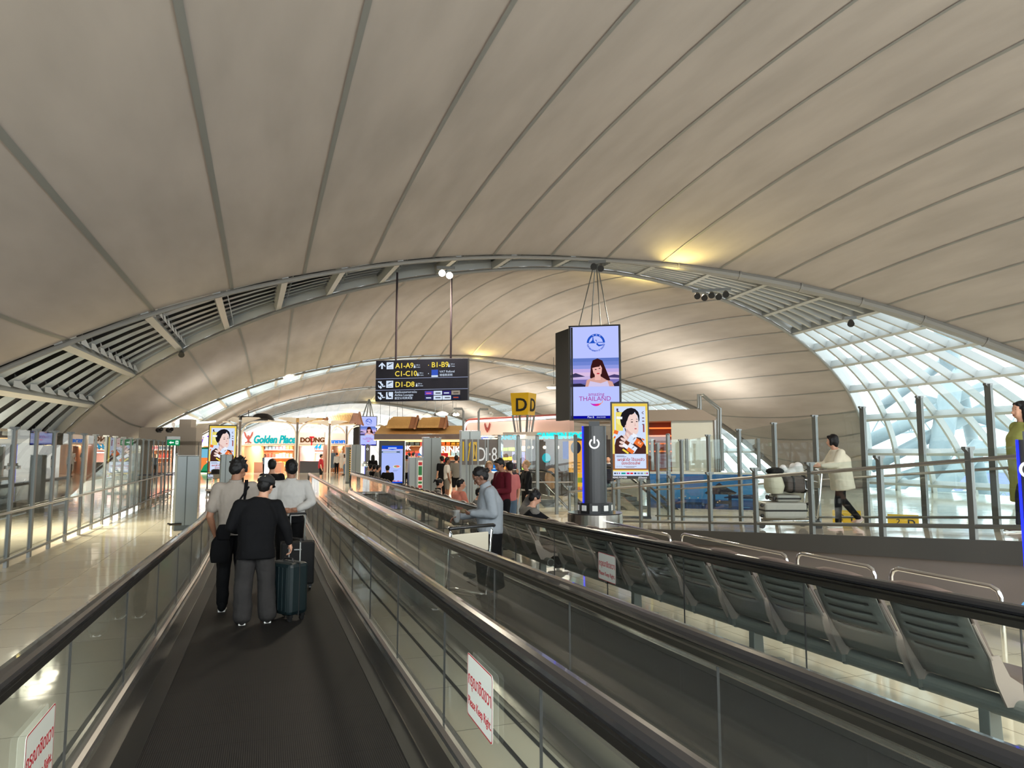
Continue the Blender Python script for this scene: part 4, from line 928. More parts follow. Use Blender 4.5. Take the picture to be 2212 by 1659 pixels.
# --- Thai roofs of miniature houses above the food shops
RF = mat('thai_roof_tiles', rgb(206,166,104), .6, noise=(6,.15)); RFD = mat('thai_roof_timber', rgb(146,98,66), .6)
def tile_roof(label, px0, px1, pyr, pye, D, L=3.2, gable=1):
    s = F_PX/D; a, b = atD(px0, pye, D), atD(px1, pye, D); c = (a+b)/2; w = (a-b).length; h = (pye-pyr)/s
    t = thing('thai_roof', label, 'roof', tuple(c), math.atan2(b.y-a.y, b.x-a.x), 'thai house roofs')
    g = MB(); ry = 1.6; rl = w*.30
    # curved sweep of the slope: ridge runs left to right, gable on the right end
    prof = [(-ry, 0), (-ry*.62, h*.26), (-ry*.3, h*.62), (0, h), (ry*.3, h*.62), (ry*.62, h*.26), (ry, 0)]
    g.loft([[(-w*.40 if abs(y) > .1 else -w*.28, y, z) for y, z in prof], [(w*.30, y, z) for y, z in prof]]); 
    g.build('roof_tiles', RF, t)
    g = MB(); g.loft([[(w*.30, y, z) for y, z in prof], [(w*.5, y*1.0, z*.98-.02) for y, z in prof]]); g.build('gable', RFD, t)
    g = MB()
    for s_ in (-1, 1): g.tube([(w*.5, s_*ry*1.03, -.03), (w*.5, s_*ry*.62, h*.28), (w*.5, s_*ry*.3, h*.66), (w*.5, 0, h*1.05)], .09, 6)
    g.build('barge_boards', RFD, t)
    g = MB(); 
    for q in range(14): g.box((-w*.38+w*.66*q/13, -ry*.5, h*.47), (.03, ry*1.0, .03), M=Matrix.Rotation(math.atan2(h, ry), 3, 'X'))
    g.build('tile_battens', RF, t)
    return t
tile_roof('small thai roof furthest left above the white posts', 622, 665, 903, 915, 66)
tile_roof('small thai roof second from the left above the white posts', 668, 706, 903, 916, 66)
tile_roof('largest thai roof beside the small hanging screen', 708, 776, 892, 916, 62)
tile_roof('thai roof with an open gable behind the bright pendant lamps', 834, 902, 900, 926, 54)
tile_roof('thai roof to the right of the pendant lamps', 900, 964, 901, 925, 54)
a, b = atD(815, 941, 54), atD(1002, 941, 54); c = (a+b)/2; w = (a-b).length
t = thing('eave_roof', 'long thai eave roof over the food shops', 'roof', (c.x, c.y, c.z), math.atan2(b.y-a.y, b.x-a.x))
g = MB(); g.loft([[(-w/2, -1.2, .12), (-w/2, .2, .45), (-w/2, 1.4, .82), (-w/2, 2.4, .62), (-w/2, 2.4, .0)], [(w/2, -1.2, .12), (w/2, .2, .45), (w/2, 1.4, .82), (w/2, 2.4, .62), (w/2, 2.4, .0)]]); g.build('roof_tiles', RF, t)
g = MB(); g.box((0, -1.1, -.12), (w, .25, .42)); g.build('fascia_band', mat('dark_brown_band', rgb(70,56,54), .5), t)
g = MB(); g.box((0, -1.15, -.36), (w, .3, .06)); g.build('light_strip', glow('warm_strip2', (255,196,120), 3.2), t)
# --- white arch posts (two curved half shells opening into paddles)
AP = mat('arch_post_ivory', rgb(246,238,224), .4); APD = mat('arch_post_side', rgb(120,108,100), .5)
def arch_post(label, px, pyt, D, sc_=1.0, first=[None]):
    b, rz = face(px, D); H = EYE.z+(972-pyt)/F_PX*D
    t = thing('arch_post', label, 'column', tuple(b), rz, 'white arch posts'); 
    for s in (-1, 1):
        # one half: narrow shaft that turns outward into a pointed paddle
        r = .95; xs = .16; path = [(xs, 0), (xs, H-r-.25)]+[(xs+r*(1-math.cos(a)), H-r-.25+r*math.sin(a)) for a in [PI/2*i/8 for i in range(1, 9)]]+[(xs+r+.7, H-.20), (xs+r+1.15, H-.12)]
        wd = [.42]*2+[.46+.04*i for i in range(8)]+[.62, .16]
        g = MB(); th = .10
        rings = []
        for i, (x, z) in enumerate(path):
            a, c = path[max(i-1, 0)], path[min(i+1, len(path)-1)]; d = Vector((c[0]-a[0], c[1]-a[1])).normalized(); n = Vector((-d.y, d.x))*th; q = wd[i]/2
            rings.append([(s*(x), -q, z), (s*(x), q, z), (s*(x+n.x), q, z+n.y), (s*(x+n.x), -q, z+n.y)])
        g.loft(rings); g.build('curved_shell', AP, t, smooth=False, bevel=.01)
        g = MB(); top = [(xs-.05, H-.32), (xs+.35, H-.20), (xs+1.0, H+.0), (xs+1.35, H+.10), (xs+1.2, H+.18), (xs+.3, H+.20), (xs-.05, H+.16)]
        g.prism([(s*x, z) for x, z in top], (0, .3, 0), (1, 0, 0), (0, 0, 1), .12*s); g.build('paddle', AP, t, bevel=.01)
    g = MB(); g.box((0, .05, H/2-.1), (.16, .30, H-.2)); g.build('core', APD, t)
    return t
for i, (px, pyt, D, nm) in enumerate(((372,906,40,'white arch post furthest left, partly behind the grey portal'),(517,906,54,'white arch post just left of the Golden Place shop'),(641,907,56,'white arch post between the Golden Place and DOITUNG shops'),(711,913,60,'white arch post right of the DOITUNG shop'),(748,916,64,'white arch post behind the yellow striped column'))):
    arch_post(nm, px, pyt, D)
# --- equipment above the shops
for nm, lab, cat_, px0, px1, py0, py1, D, m_ in (('cloth_heap', 'black covered bundle lying on top of the white shop posts', 'cover', 541, 592, 893, 908, 57, blackm),):
    a, b = atD(px0, py1, D), atD(px1, py1, D); c = (a+b)/2; w = (a-b).length; h = (py1-py0)/F_PX*D
    t = tag((lambda: (lambda g: (g.loft([[(c.x+math.cos(k/12*2*PI)*w/2*r_, c.y+math.sin(k/12*2*PI)*.7*r_, c.z+h*z_) for k in range(12)] for r_, z_ in ((1,0),(.9,.35),(.7,.7),(.42,.95),(.15,1.0))]), g.build(nm, m_, smooth=True))[1])(MB()))(), lab, cat_)
a, b = atD(494, 902, 57), atD(545, 904, 57)
g = MB(); g.tube([a, b], .18, 8); tag(g.build('black_pipe', blackm), 'long black pipe lying above the white arch posts', 'pipe')
g = MB(); pts = [atD(437,907,56), atD(437,886,56), atD(518,888.5,56), atD(518,905,56)]; g.tube(pts, .05, 6); tag(g.build('pipe_frame', post_m), 'thin grey pipe frame standing above the left shops', 'frame')
g = MB(); g.cyl(atD(537,908,56), atD(537,884,56), .03, n=6); g.sphere(atD(537,882.5,56), .07, 8, 6); tag(g.build('antenna', blackm), 'thin black antenna with a ball tip above the shops', 'antenna')
for i, (px, py) in enumerate(((345,929),(367,929))):
    c = atD(px, py, 30); t = thing('spotlight', ['black spotlight pair at the left end of the grey portal', 'black spotlight pair beside the grey box on the portal'][i], 'spotlight', tuple(c), 0, 'spotlights on the grey portal')
    g = MB(); g.sphere((-.08, 0, 0), .09, 8, 6); g.sphere((.08, 0, .03), .09, 8, 6); g.build('lamp_heads', black, t); g = MB(); g.box((0, 0, -.08), (.2, .05, .06)); g.build('base', black, t)
# --- grey portal wall on the left
WG = mat('portal_grey_beige', rgb(190,180,168), .65)
a, b = atD(228, 932, 30), atD(424, 932, 30); z1 = atD(330, 932, 30).z; z0 = atD(330, 953, 30).z
a, b = atD(300, 932, 30), atD(424, 932, 30); c = (a+b)/2; w = (a-b).length; rz = math.atan2(b.y-a.y, b.x-a.x)
t = thing('portal', 'beige grey portal block on the left beyond the glass fence', 'portal', (c.x, c.y, 0), rz)
g = MB(); g.box((0, .3, (z1+z0)/2+.0), (w, .6, z1-z0+.35)); g.build('lintel', WG, t)
for x, ww in ((-w*.30, .75), (w*.5-.35, .7)):
    g = MB(); g.box((x, .3, z0/2), (ww, .6, z0)); g.build('pier', WG, t)
g = MB(); g.box((w*.29, .3, z1+.35), (.5, .5, .36)); g.build('top_box', WG, t)
g = MB(); 
for k in range(9): g.box((w*.02+.16*k, .1, z0-.55), (.03, .03, 1.0))
g.build('railing_bars', post_m, t)
# --- grey cabinets / columns
CG = mat('cabinet_grey_metal', rgb(132,138,138), .35, .5); CGD = mat('cabinet_recess', rgb(86,92,92), .4, .5)
def cabinet(label, px0, px1, pyt, D, bumper=False, cap=True, base=None, group='grey service columns'):
    a, b = atD(px0, 972, D), atD(px1, 972, D); c = (a+b)/2; c.z = 0; w = (a-b).length; zt = EYE.z+(972-pyt)/F_PX*D
    t = thing('service_column', label, 'column', tuple(c), cam_rz(c)+.12, group)
    g = MB(); g.box((-w*.28, 0, zt/2), (w*.44, w*.9, zt)); g.box((w*.22, 0, zt/2), (w*.56, w*.9, zt)); g.build('housing', CG, t, bevel=.01)
    g = MB(); g.box((-w*.055, -w*.40, zt/2), (w*.04, w*.14, zt*.98)); g.build('recess', CGD, t)
    if cap: g = MB(); g.box((0, 0, zt+.012), (w*1.04, w*.94, .024)); g.build('glass_cap', GL, t)
    g = MB(); g.box((0, 0, .06), (w*1.02, w*.95, .12)); g.build('plinth', CGD, t)
    if bumper: g = MB(); g.tube([(-w*.75, -w*.2, .16), (-w*.72, -w*.55, .16), (-w*.2, -w*.6, .16)], .03, 8); g.build('bumper_bar', rubber, t)
    return t, w, zt
cabinet('tall grey service column beside the left handrail, nearest of its kind', 384, 427, 985, 17.5, bumper=True)
cabinet('grey service column behind the man in the pale tee shirt', 478, 500, 982, 24)
t, w, zt = cabinet('short grey service column with red and green fire notices', 883, 913, 988, 27)
g = MB(); g.box((w*.28, -w*.47, zt*.60), (.18, .02, zt*.66)); g.build('notice_strip', white, t)
for z, hh, c in ((zt*.86,.12,(176,30,40)),(zt*.70,.34,(20,110,60)),(zt*.52,.13,(176,30,40)),(zt*.43,.08,(20,110,60)),(zt*.34,.1,(176,30,40))):
    g = MB(); g.box((w*.28, -w*.49, z), (.14, .02, hh)); g.build('notice', mat('notice_%d' % c[0], rgb(*c), .5), t)
cabinet('tallest grey service column beside the fire notice column', 913, 951, 946, 29)
cabinet('tall grey service column left of the menu screen', 759, 779, 961, 40)
t, w, zt = cabinet('grey column with a yellow and black striped edge', 747, 758, 966, 41)
g = MB()
for k in range(14):
    g.box((w*.4, -w*.48, .25+k*.13), (.10, .02, .065))
g.build('warning_stripes', yel, t); g = MB(); g.box((w*.4, -w*.47, zt/2), (.11, .02, zt*.95)); g.build('stripe_backing', blackm, t)
cabinet('grey frame column behind the gate boards', 994, 1036, 932, 24.5)
# --- ribbon posts
for i, (px, py, D) in enumerate(((333,1073,29),(347,1070,31))):
    b = atD(px, 1000, D); b.z = 0; b.x += .32; t = thing('queue_post', ['grey queue post with blue ribbon at the gap in the left fence', 'second grey queue post at the gap in the left fence'][i], 'queue post', tuple(b), 0, 'queue posts')
    g = MB(); g.lathe([(0,0),(.18,0),(.17,.02),(.03,.04),(.03,.95),(.04,.96),(.04,1.0),(0,1.0)]); g.build('post', steel_sat, t)
    g = MB(); g.box((0.45, 0, .93), (.95, .01, .05)); g.build('ribbon', mat('ribbon_blue', rgb(50,60,110), .6), t)
# --- pink curved shop (right of centre)
PK = mat('shell_pink_white', rgb(232,196,186), .45); PKR = mat('shell_red_trim', rgb(150,60,50), .4)
def pink():
    D = 44; a, b = atD(1003, 972, D), atD(1228, 972, D-6); c = (a+b)/2; c.z = 0; w = (a-b).length; rz = math.atan2(b.y-a.y, b.x-a.x)
    t = thing('curved_shop_front', 'pink curved shop front with a glowing white outline', 'shop front', tuple(c), rz)
    zt, zb = EYE.z+(972-907)/F_PX*41, EYE.z+(972-941)/F_PX*41
    g = MB(); g.box((0, .3, (zt+zb)/2), (w, .4, zt-zb-.15)); g.build('panel', PK, t)
    pth = [(-w/2, zb-.3), (-w/2, zt-.5)]+[(-w/2+.5-.5*math.cos(a_), zt-.5+.5*math.sin(a_)) for a_ in [PI/2*i/6 for i in range(1, 7)]]+[(w/2, zt+.05)]
    g = MB(); g.tube([(x, 0, z) for x, z in pth], .07, 8, up=Vector((0,1,0))); g.build('outline_light', glow('outline_white', (255,236,230), 2.4), t)
    g = MB(); g.tube([(x-.0, .05, z+.12) for x, z in pth], .07, 8, up=Vector((0,1,0))); g.build('outline_trim', PKR, t)
    g = MB(); g.box((w*.0, -.1, zb-.02), (w*.9, .08, .06)); g.build('cove_light', glow('cove_peach', (255,206,160), 3.0), t)
    g = MB(); x0, z0 = -w*.26, (zt+zb)/2-.25
    for s in (-1, 1): g.prism([(0, .25), (s*.10, .32), (s*.2, .6), (s*.26, .5), (s*.16, .2), (0, .0)], (x0, .06, z0), (1, 0, 0), (0, 0, 1), .04)
    g.build('crest', CR, t)
    g = MB(); g.box((0, 3.5, zb/2), (w, .1, zb)); g.build('inner_wall', mat('inner_dark', rgb(84,70,66), .6), t)
    g = MB()
    for k in range(9): g.box((-w*.45+w*.1*k, 1.5, zb-.12), (.3, .3, .05))
    g.build('downlights', WARM, t)
    for j in range(3):
        for gi in range(5):
            g = MB()
            for q in range(3): hh = random.uniform(.15, .35); g.box((-w*.45+w*.9*(gi*3+q+.5)/15, 3.1, .7+j*.6+hh/2), (w*.05, .3, hh))
            g.build('packets', goodm[(gi*2+j) % 8], t)['kind'] = 'stuff'
    text('KING POWER', .55, lit((235,240,255), 1.6), t, (-w*.49, -.15, zb-.75), RX, depth=.03, bold=.015, name='shop_lettering')
    for x, w_, h_, c1, c2 in ((-.20,.13,1.15,(30,110,190),(40,190,200)),(.03,.12,.7,(200,190,240),(110,70,220))):
        p = Pic(w*w_, h_, x0=x*w, z0=zb-.95-h_, y=-.3, es=1.1); p.rect(0,0,1,1,c1).ell(.5,.65,.3,.25,c2).rect(.1,.1,.9,.14,(200,225,240)); p.build('lit_poster', t)
    return t
pink()
def camden():
    D = 30; a, b = atD(1068, 972, D), atD(1262, 972, D-2); c = (a+b)/2; c.z = 0; w = (a-b).length; rz = math.atan2(b.y-a.y, b.x-a.x)
    t = thing('cafe', 'cafe with turquoise CAMDEN FOOD CO lettering behind the glass screens', 'cafe', tuple(c), rz)
    zt, zb = EYE.z+(972-933)/F_PX*29, EYE.z+(972-948)/F_PX*29
    g = MB(); g.box((w*.05, .1, (zt+zb)/2), (w*.9, .2, zt-zb)); g.build('sign_band', mat('band_pale', rgb(206,196,188), .5), t)
    text('CAMDEN FOOD CO', .34, lit((40,200,200), 1.6), t, (-w*.01, -.03, zb+.0), RX, depth=.03, bold=.012, name='shop_lettering', sx=.96)
    text('CAMDEN', .26, lit((90,200,215), 1.1), t, (-w*.46, -.0, zb-.02), RX, depth=.02, bold=.008, name='shop_lettering')  # reflection of the cafe name, built as glowing letters
    g = MB(); g.box((0, 3, zb/2), (w, .1, zb)); g.build('back_wall', mat('cafe_dark_wall', rgb(58,54,56), .6), t)
    text('Fulldly', .36, lit((240,240,255), 1.6), t, (w*.05, 2.7, 1.75), RX, depth=.02, shear=.3, bold=.01, name='neon_lettering'); text('fabulous', .28, lit((240,240,255), 1.6), t, (w*.10, 2.7, 1.42), RX, depth=.02, shear=.3, bold=.008, name='neon_lettering')
    for x, z, r, c in ((-.22,1.6,.22,(50,190,200)),(.30,1.2,.0,(0,0,0))):
        if r: g = MB(); g.sphere((w*x, 2.7, z), r, 20, 6, sy=.1); g.build('round_badge', lit(c, .9), t)
    for k in range(6): g = MB(); g.sphere((-w*.4+w*.15*k, 1.5, zb-.35), .07, 10, 6); g.build('bulb', glow('bulb', (255,220,170), 8), t)
    g = MB(); g.box((0, 1.8, .5), (w*.9, .6, 1.0)); g.build('counter', darkc, t)
    p = Pic(.9, .75, x0=w*.12, z0=zb-.85, y=1.4, es=.8); p.rect(0,0,1,1,(60,90,170)); p.build('menu_screen', t)
    g = MB(); g.box((w*.44, .8, .85), (.65, .5, 1.7)); g.build('yellow_fridge', lit((235,186,60), .9), t)
    for j in range(4): g = MB(); [g.box((w*.44-.22+.11*k, .53, .35+j*.38), (.08, .05, .2)) for k in range(5)]; g.build('bottles', goodm[j*2 % 8], t)['kind'] = 'stuff'
    p = Pic(.62, 1.25, x0=w*.39, z0=zb-1.35, y=-.5, es=.9); p.rect(0,0,1,1,(240,172,70)).poly([(.15,.85),(.85,.85),(.5,.45)], (225,200,180)).ell(.5,.78,.36,.2,(50,50,60)).rect(.2,.3,.8,.32,(120,80,40)).rect(.2,.2,.8,.22,(120,80,40)).rect(.2,.1,.8,.12,(120,80,40)); p.build('orange_banner', t)
    return t
camden()
# --- big grey mezzanine block behind the right totem
D = 27
a, b = atD(1240, 972, D+2), atD(1548, 972, D); c = (a+b)/2; c.z = 0; w = (a-b).length; rz = math.atan2(b.y-a.y, b.x-a.x); zt = EYE.z+(972-883)/F_PX*D; zm = EYE.z+(972-908)/F_PX*D
t = thing('mezzanine', 'grey mezzanine block with orange lit shelves behind the large poster totem', 'building block', tuple(c), rz)
MZ = mat('mezzanine_grey', rgb(126,116,108), .65)
g = MB(); g.prism([(-w/2, zm), (w/2-.02, zm), (w/2-.0, zm+.1), (w/2-.55, zt), (-w/2, zt)], (0, 4, 0), (1, 0, 0), (0, 0, 1), 4); g.build('upper_wall', MZ, t)
g = MB(); g.box((w*.5-.85, .25, zm/2+.3), (1.75, .3, zm-.55)); g.build('beige_panel', mat('panel_beige', rgb(176,178,172), .6), t)
g = MB(); g.box((w*.5-2.2, 1.6, zm/2), (1.4, .1, zm)); g.build('recess_wall', mat('recess_brown', rgb(110,62,44), .6), t)
g = MB()
for k in range(4): g.box((w*.5-2.25, 1.2, zm-.25-.32*k), (1.0, .5, .05))
g.build('shelf_lights', glow('orange_shelf', (255,120,60), 1.6), t)
g = MB(); g.tube([atD(1508,880,25)-Vector(c)+Vector((0,0,0))]*2, .01) if 0 else None
t2 = thing('ladder_pipes', 'bent grey service pipes rising beside the beige panel', 'pipes', tuple(Vector((atD(1552,972,25).x, atD(1552,972,25).y, 0))))
for k, (dx, dy) in enumerate(((0,0),(5,3))):
    g = MB(); g.tube([atD(1508+dx,882+dy,25), atD(1508+dx,852+dy,25), atD(1518,852+dy,25) if k == 0 else atD(1518,855,25), atD(1556-dx,882+dy,25), atD(1556-dx,1020,25), Vector((atD(1556-dx,1020,25).x, atD(1556-dx,1020,25).y, 0))], .045, 8); g.build('pipe', post_m, t2, world=True)
g = MB(); g.tube([atD(1545,908,25.2), Vector((atD(1545,908,25.2).x, atD(1545,908,25.2).y, 0))], .09, 10); g.build('downpipe', steel_sat, t2, world=True)
# upper glass balustrade and blue harbour mural
a, b = atD(1400, 1022, 24), atD(1637, 1022, 23); c = (a+b)/2; rz = math.atan2(b.y-a.y, b.x-a.x); w = (a-b).length; z1, z0 = atD(1520, 1020, 23.5).z, atD(1520, 1110, 23.5).z
t = thing('mural', 'backlit blue mural of a pier with a thatched hut at dusk', 'mural', (c.x, c.y, z0), rz)
h = z1-z0; g = MB(); g.box((0, .08, h/2), (w, .16, h)); g.build('white_frame', paintw, t)
p = Pic(w*.97, h*.90, z0=h*.05, y=-.004, es=1.0); Bs = [(36,64,110),(40,84,140),(50,110,160),(66,140,190),(52,126,186),(44,112,176)]
for k, cc in enumerate(((30,54,92),(38,74,116),(64,120,158),(66,128,168),(54,112,156),(50,104,150))): p.rect(0,k/6,1,(k+1)/6,cc)
p.poly([(.70,.40),(.8,.46),(1,.48),(1,.36),(.7,.37)], (32,46,70)).poly([(.52,.50),(.60,.66),(.66,.78),(.70,.70),(.82,.52),(.80,.47),(.54,.47)], (44,44,50)).rect(.60,.10,.62,.48,(26,34,48)).rect(.74,.10,.77,.48,(26,34,48)).rect(.60,.22,.77,.30,(30,36,48))
p.rect(.10,.18,.62,.22,(28,40,60)).rect(.2,.22,.5,.25,(30,44,64))
for k in range(16): p.rect(.11+.032*k,.04,.117+.032*k,.20,(26,38,58))
for u, v in ((.14,.38),(.20,.33),(.28,.36),(.34,.40),(.38,.36),(.46,.37),(.64,.26),(.66,.30)): p.ell(u,v,.006,.012,(250,200,140)).rect(u-.001,.2,u+.001,v,(26,38,58))
p.ell(.9,.14,.04,.01,(90,140,170)).build('picture', t)
fence('upper glass balustrade above the blue mural', (atD(1410,1020,25).x, atD(1410,1020,25).y), (atD(1640,1020,24).x, atD(1640,1020,24).y), 1.12, (), lambda y: z1+.02, 1.15, funnel=False)
# pale ribbed wall strip below the mural
g = MB(); 
for k in range(30): g.box((-w*.05+w*.55*k/30, .2, -.18), (w*.55/30*.55, .05, .34))
g.build('pale_fins', paintw, t)
# glass screens behind the charging table and two escalators
za = [atD(x, 1100, 21.5) for x in (1078, 1244)]
fence('glass screen with tall square posts behind the charging table', (za[0].x, za[0].y), (za[1].x, za[1].y), 2.42, (.98,), zero, .56, post=(.09,.09))
zb_ = [atD(x, 1100, 20.5) for x in (1336, 1498)]
fence('glass screen with square posts right of the large totem', (zb_[0].x, zb_[0].y), (atD(1446,1100,20).x, atD(1446,1100,20).y), 2.42, (.98,), zero, 1.6, post=(.09,.09))
def escalator(label, pxa, pxb, pya, pyb, D, wd=1.0):
    a, b = atD(pxa, pya, D), atD(pxb, pyb, D-1); t = thing('escalator', label, 'escalator', (a.x, a.y, 0), 0, 'escalators'); W = dict(parent=t, world=True)
    d = (b-a); dn = Vector((d.x, d.y, 0)).normalized(); side = Vector((-dn.y, dn.x, 0))*wd
    for s in (0, 1):
        o = side*s
        pts = [a-dn*1.0+o, a-dn*.3+o, a+d*.06+o+Vector((0,0,.02)), a+d+o, a+d+dn*.25+Vector((0,0,-.12))+o]
        g = MB(); g.tube(pts, .045, 8); g.build('handrail', rubber, smooth=True, **W)
        g = MB(); g.loft([[p+Vector((0,0,-.06)), p+Vector((0,0,-.85))] for p in pts[:-1]], cap=False, closed=False); g.build('glass_side', GL, **W)
        g = MB(); g.loft([[p+Vector((0,0,-.85))+dn*.0, p+Vector((0,0,-.85))+side*.06, p+Vector((0,0,-1.15))+side*.06, p+Vector((0,0,-1.15))] for p in pts[:-1]]); g.build('skirt', steel, **W)
    g = MB(); n = 14
    for k in range(n): p = a+d*(k/n)+side*.5+Vector((0,0,-1.05)); g.box(p, (abs(side.x)*.9+.3, .3, .12), rz=0)
    g.build('steps', mat('escalator_step', rgb(70,72,72), .45, .7), **W)
    return t
escalator('escalator behind the charging table going down', 1150, 1238, 1018, 1110, 24)
escalator('escalator beyond the large totem going down to the right', 1335, 1500, 1010, 1150, 23)
t = thing('chair', 'tan shell chair back seen through the glass screen', 'chair', tuple(Vector((atD(1192,1040,25).x, atD(1192,1040,25).y, 0))), .2)
g = MB(); g.sphere((0, 0, .95), .30, 14, 10, sy=.25, sz=1.25); g.build('shell', mat('tan_wood', rgb(140,104,70), .5), t); g = MB(); g.cyl((0, .2, 0), (0, .2, .6), .04); g.build('leg', post_m, t)
# --- lamps
def pendant(px, py, D, i, r=.34):
    c = atD(px, py, D); top = edge(PI/2, 0, 2).z
    t = thing('pendant_lamp', ['leftmost bright dish lamp over the food shops', 'second bright dish lamp over the food shops', 'third bright dish lamp over the food shops', 'rightmost bright dish lamp over the food shops', 'bright oval lamp below the hanging gate sign', 'white glowing lamp beside the far ceiling fans', 'flat disc lamp left of the large hanging screen', 'pale disc lamp left of the far ceiling fans'][i], 'lamp', tuple(c), 0, 'dish lamps')
    g = MB(); g.lathe([(.05,.16),(r*.6,.10),(r,.0),(r*.98,-.02),(.05,-.02)]); g.build('shade', white, t)
    g = MB(); g.lathe([(.02,-.03),(r*.9,-.03),(r*.8,-.09),(.02,-.12)]); g.build('bulb', glow('lamp_glow', (255,246,220), 9), t)
    g = MB(); g.cyl((0, 0, .16), (0, 0, 3.2), .015, n=5); g.build('cord', post_m, t)
for i, (px, py, D, r) in enumerate(((821,921,58,.42),(841,921,56,.46),(858,921,55,.42),(869,921.5,54,.34),(955,893.5,46,.44),(985,895,46,.24),(1196,836,42,.45),(922,898,48,.34))): pendant(px, py, D, i, r)
for i, (px, py, D) in enumerate(((940,896,47),(978,896,48))):
    c = atD(px, py, D); t = thing('ceiling_fan', ['grey ceiling fan left of the oval lamp', 'grey ceiling fan right of the oval lamp'][i], 'fan', tuple(c), .4, 'ceiling fans')
    for k in range(5):
        a = 2*PI*k/5; g = MB(); g.box((.45*math.cos(a), .45*math.sin(a), 0), (.75, .12, .015), rz=a); g.build('blade', post_m, t)
    g = MB(); g.lathe([(0,.12),(.08,.1),(.1,-.05),(0,-.1)]); g.build('motor', black, t); g = MB(); g.cyl((0,0,.1), (0,0,2.6), .02, n=6); g.build('rod', post_m, t)
for i, (px, pb, D) in enumerate(((1000,892,26),(1034,890,24))):
    pass
for i, (pts, cam_) in enumerate(((((1001,960),(1001,888),(998,883),(980,883)),(980,887)), (((1034,945),(1034,890),(1037,884),(1055,884)),(1058,892)))):
    D = 30; q = [atD(x, y, D) for x, y in pts]; base = Vector((q[0].x, q[0].y, 0)); t = thing('camera_pole', ['white camera pole curving to the left above the gate boards', 'white camera pole curving to the right beside the gate boards'][i], 'security camera', tuple(base), 0, 'camera poles')
    g = MB(); g.tube([base]+q, .05, 8); g.build('pole', paintg, t, world=True)
    c = atD(*cam_, D); g = MB(); g.box(c, (.10, .24, .09)); g.sphere(c+Vector((.1,0,-.06)), .07, 8, 6); g.build('camera_head', white, t, world=True)
# floodlights on the arch
def flood(label, px, py, D, n, lit_=False):
    c = atD(px, py, D); t = thing('floodlight', label, 'floodlight', tuple(c), cam_rz(c), 'floodlights on the roof arches')
    for k in range(n):
        x = (k-(n-1)/2)*.20; z = -.06*(k % 2); g = MB(); g.tube([(x, .12, z+.05), (x, -.08, z-.05)], [.07, .095], 10); hd = g.build('lamp_head', white if lit_ else black, t)
        if lit_: g = MB(); g.tube([(x, -.085, z-.052), (x, -.095, z-.058)], .085, 10); g.build('lens', glow('flood_lens', (255,250,240), 30), hd)
    g = MB(); g.box((0, .15, .16), (n*.2+.1, .06, .08)); g.build('bracket', post_m, t); return t, c
flood('lit floodlight on the arch above the right sign rod', 963, 588, 18.5, 2, True)
flood('row of black spotlights hanging from the arch at upper right', 1537, 636, 20, 5)
flood('small spotlight at the top of the window grid', 1838, 697, 19, 1)
flood('pair of grey floodlights where the screen cables meet', 1290, 574, 19.5, 2)
t, _ = flood('floodlight on the left crossing beam of the arch', 392, 764, 22, 1)
# sign on tall board near shops, lit white board
b, rz = face(580, 50); t = thing('display_board', 'glowing white display board in front of the Golden Place shop', 'display board', tuple(b), rz)
g = MB(); g.box((0, 0, .75), (.5, .06, 1.35)); g.build('board', lit((240,246,250), 1.4), t); g = MB(); g.box((0, 0, .04), (.6, .3, .08)); g.build('foot', steel, t)
# ---------------------------------------------------------------- outside the windows: trusses, neighbouring hall
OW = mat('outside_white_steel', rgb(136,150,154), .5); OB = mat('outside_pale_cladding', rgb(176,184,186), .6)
t = thing('roof_truss', 'big white tubular truss legs standing outside the window', 'truss', (34, 34, -3.5)); W = dict(parent=t, world=True)
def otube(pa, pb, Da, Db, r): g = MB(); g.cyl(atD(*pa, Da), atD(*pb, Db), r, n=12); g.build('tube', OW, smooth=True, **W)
otube((2010,1090),(2060,800),52,52,.75); otube((2060,820),(2010,560),52,52,.7); otube((2060,870),(1860,960),52,54,.5); otube((1880,1010),(2130,880),54,52,.45); otube((1990,1100),(2120,960),50,50,.6)
otube((1900,940),(2130,830),56,52,.35); otube((1980,860),(2212,930),54,50,.45); otube((2100,740),(1900,880),52,56,.4); otube((1860,1060),(2040,1000),54,52,.4); otube((2140,1130),(2080,860),54,54,.45); otube((1880,1100),(1960,1040),50,50,.35)
t = thing('roof_truss', 'finer white lattice truss outside, behind the big truss legs', 'truss', (60, 60, -3.5)); W = dict(parent=t, world=True)
def lattice(x0, y0, x1, y1, hpx, D, n):
    g = MB(); a, b = atD(x0, y0, D), atD(x1, y1, D); h = hpx/F_PX*D; u = Vector((0, 0, h))
    g.cyl(a, b, .12, n=6); g.cyl(a+u, b+u, .12, n=6)
    for k in range(n): p, q = a.lerp(b, k/n), a.lerp(b, (k+1)/n); g.cyl(p, (p+q)/2+u, .08, n=5); g.cyl((p+q)/2+u, q, .08, n=5)
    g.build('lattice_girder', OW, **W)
lattice(1880, 940, 2400, 900, 34, 70, 12); lattice(1900, 1085, 2400, 1080, 20, 62, 14); lattice(2040, 1010, 2400, 960, 26, 66, 8); lattice(1700, 1075, 1900, 1060, 24, 60, 6)
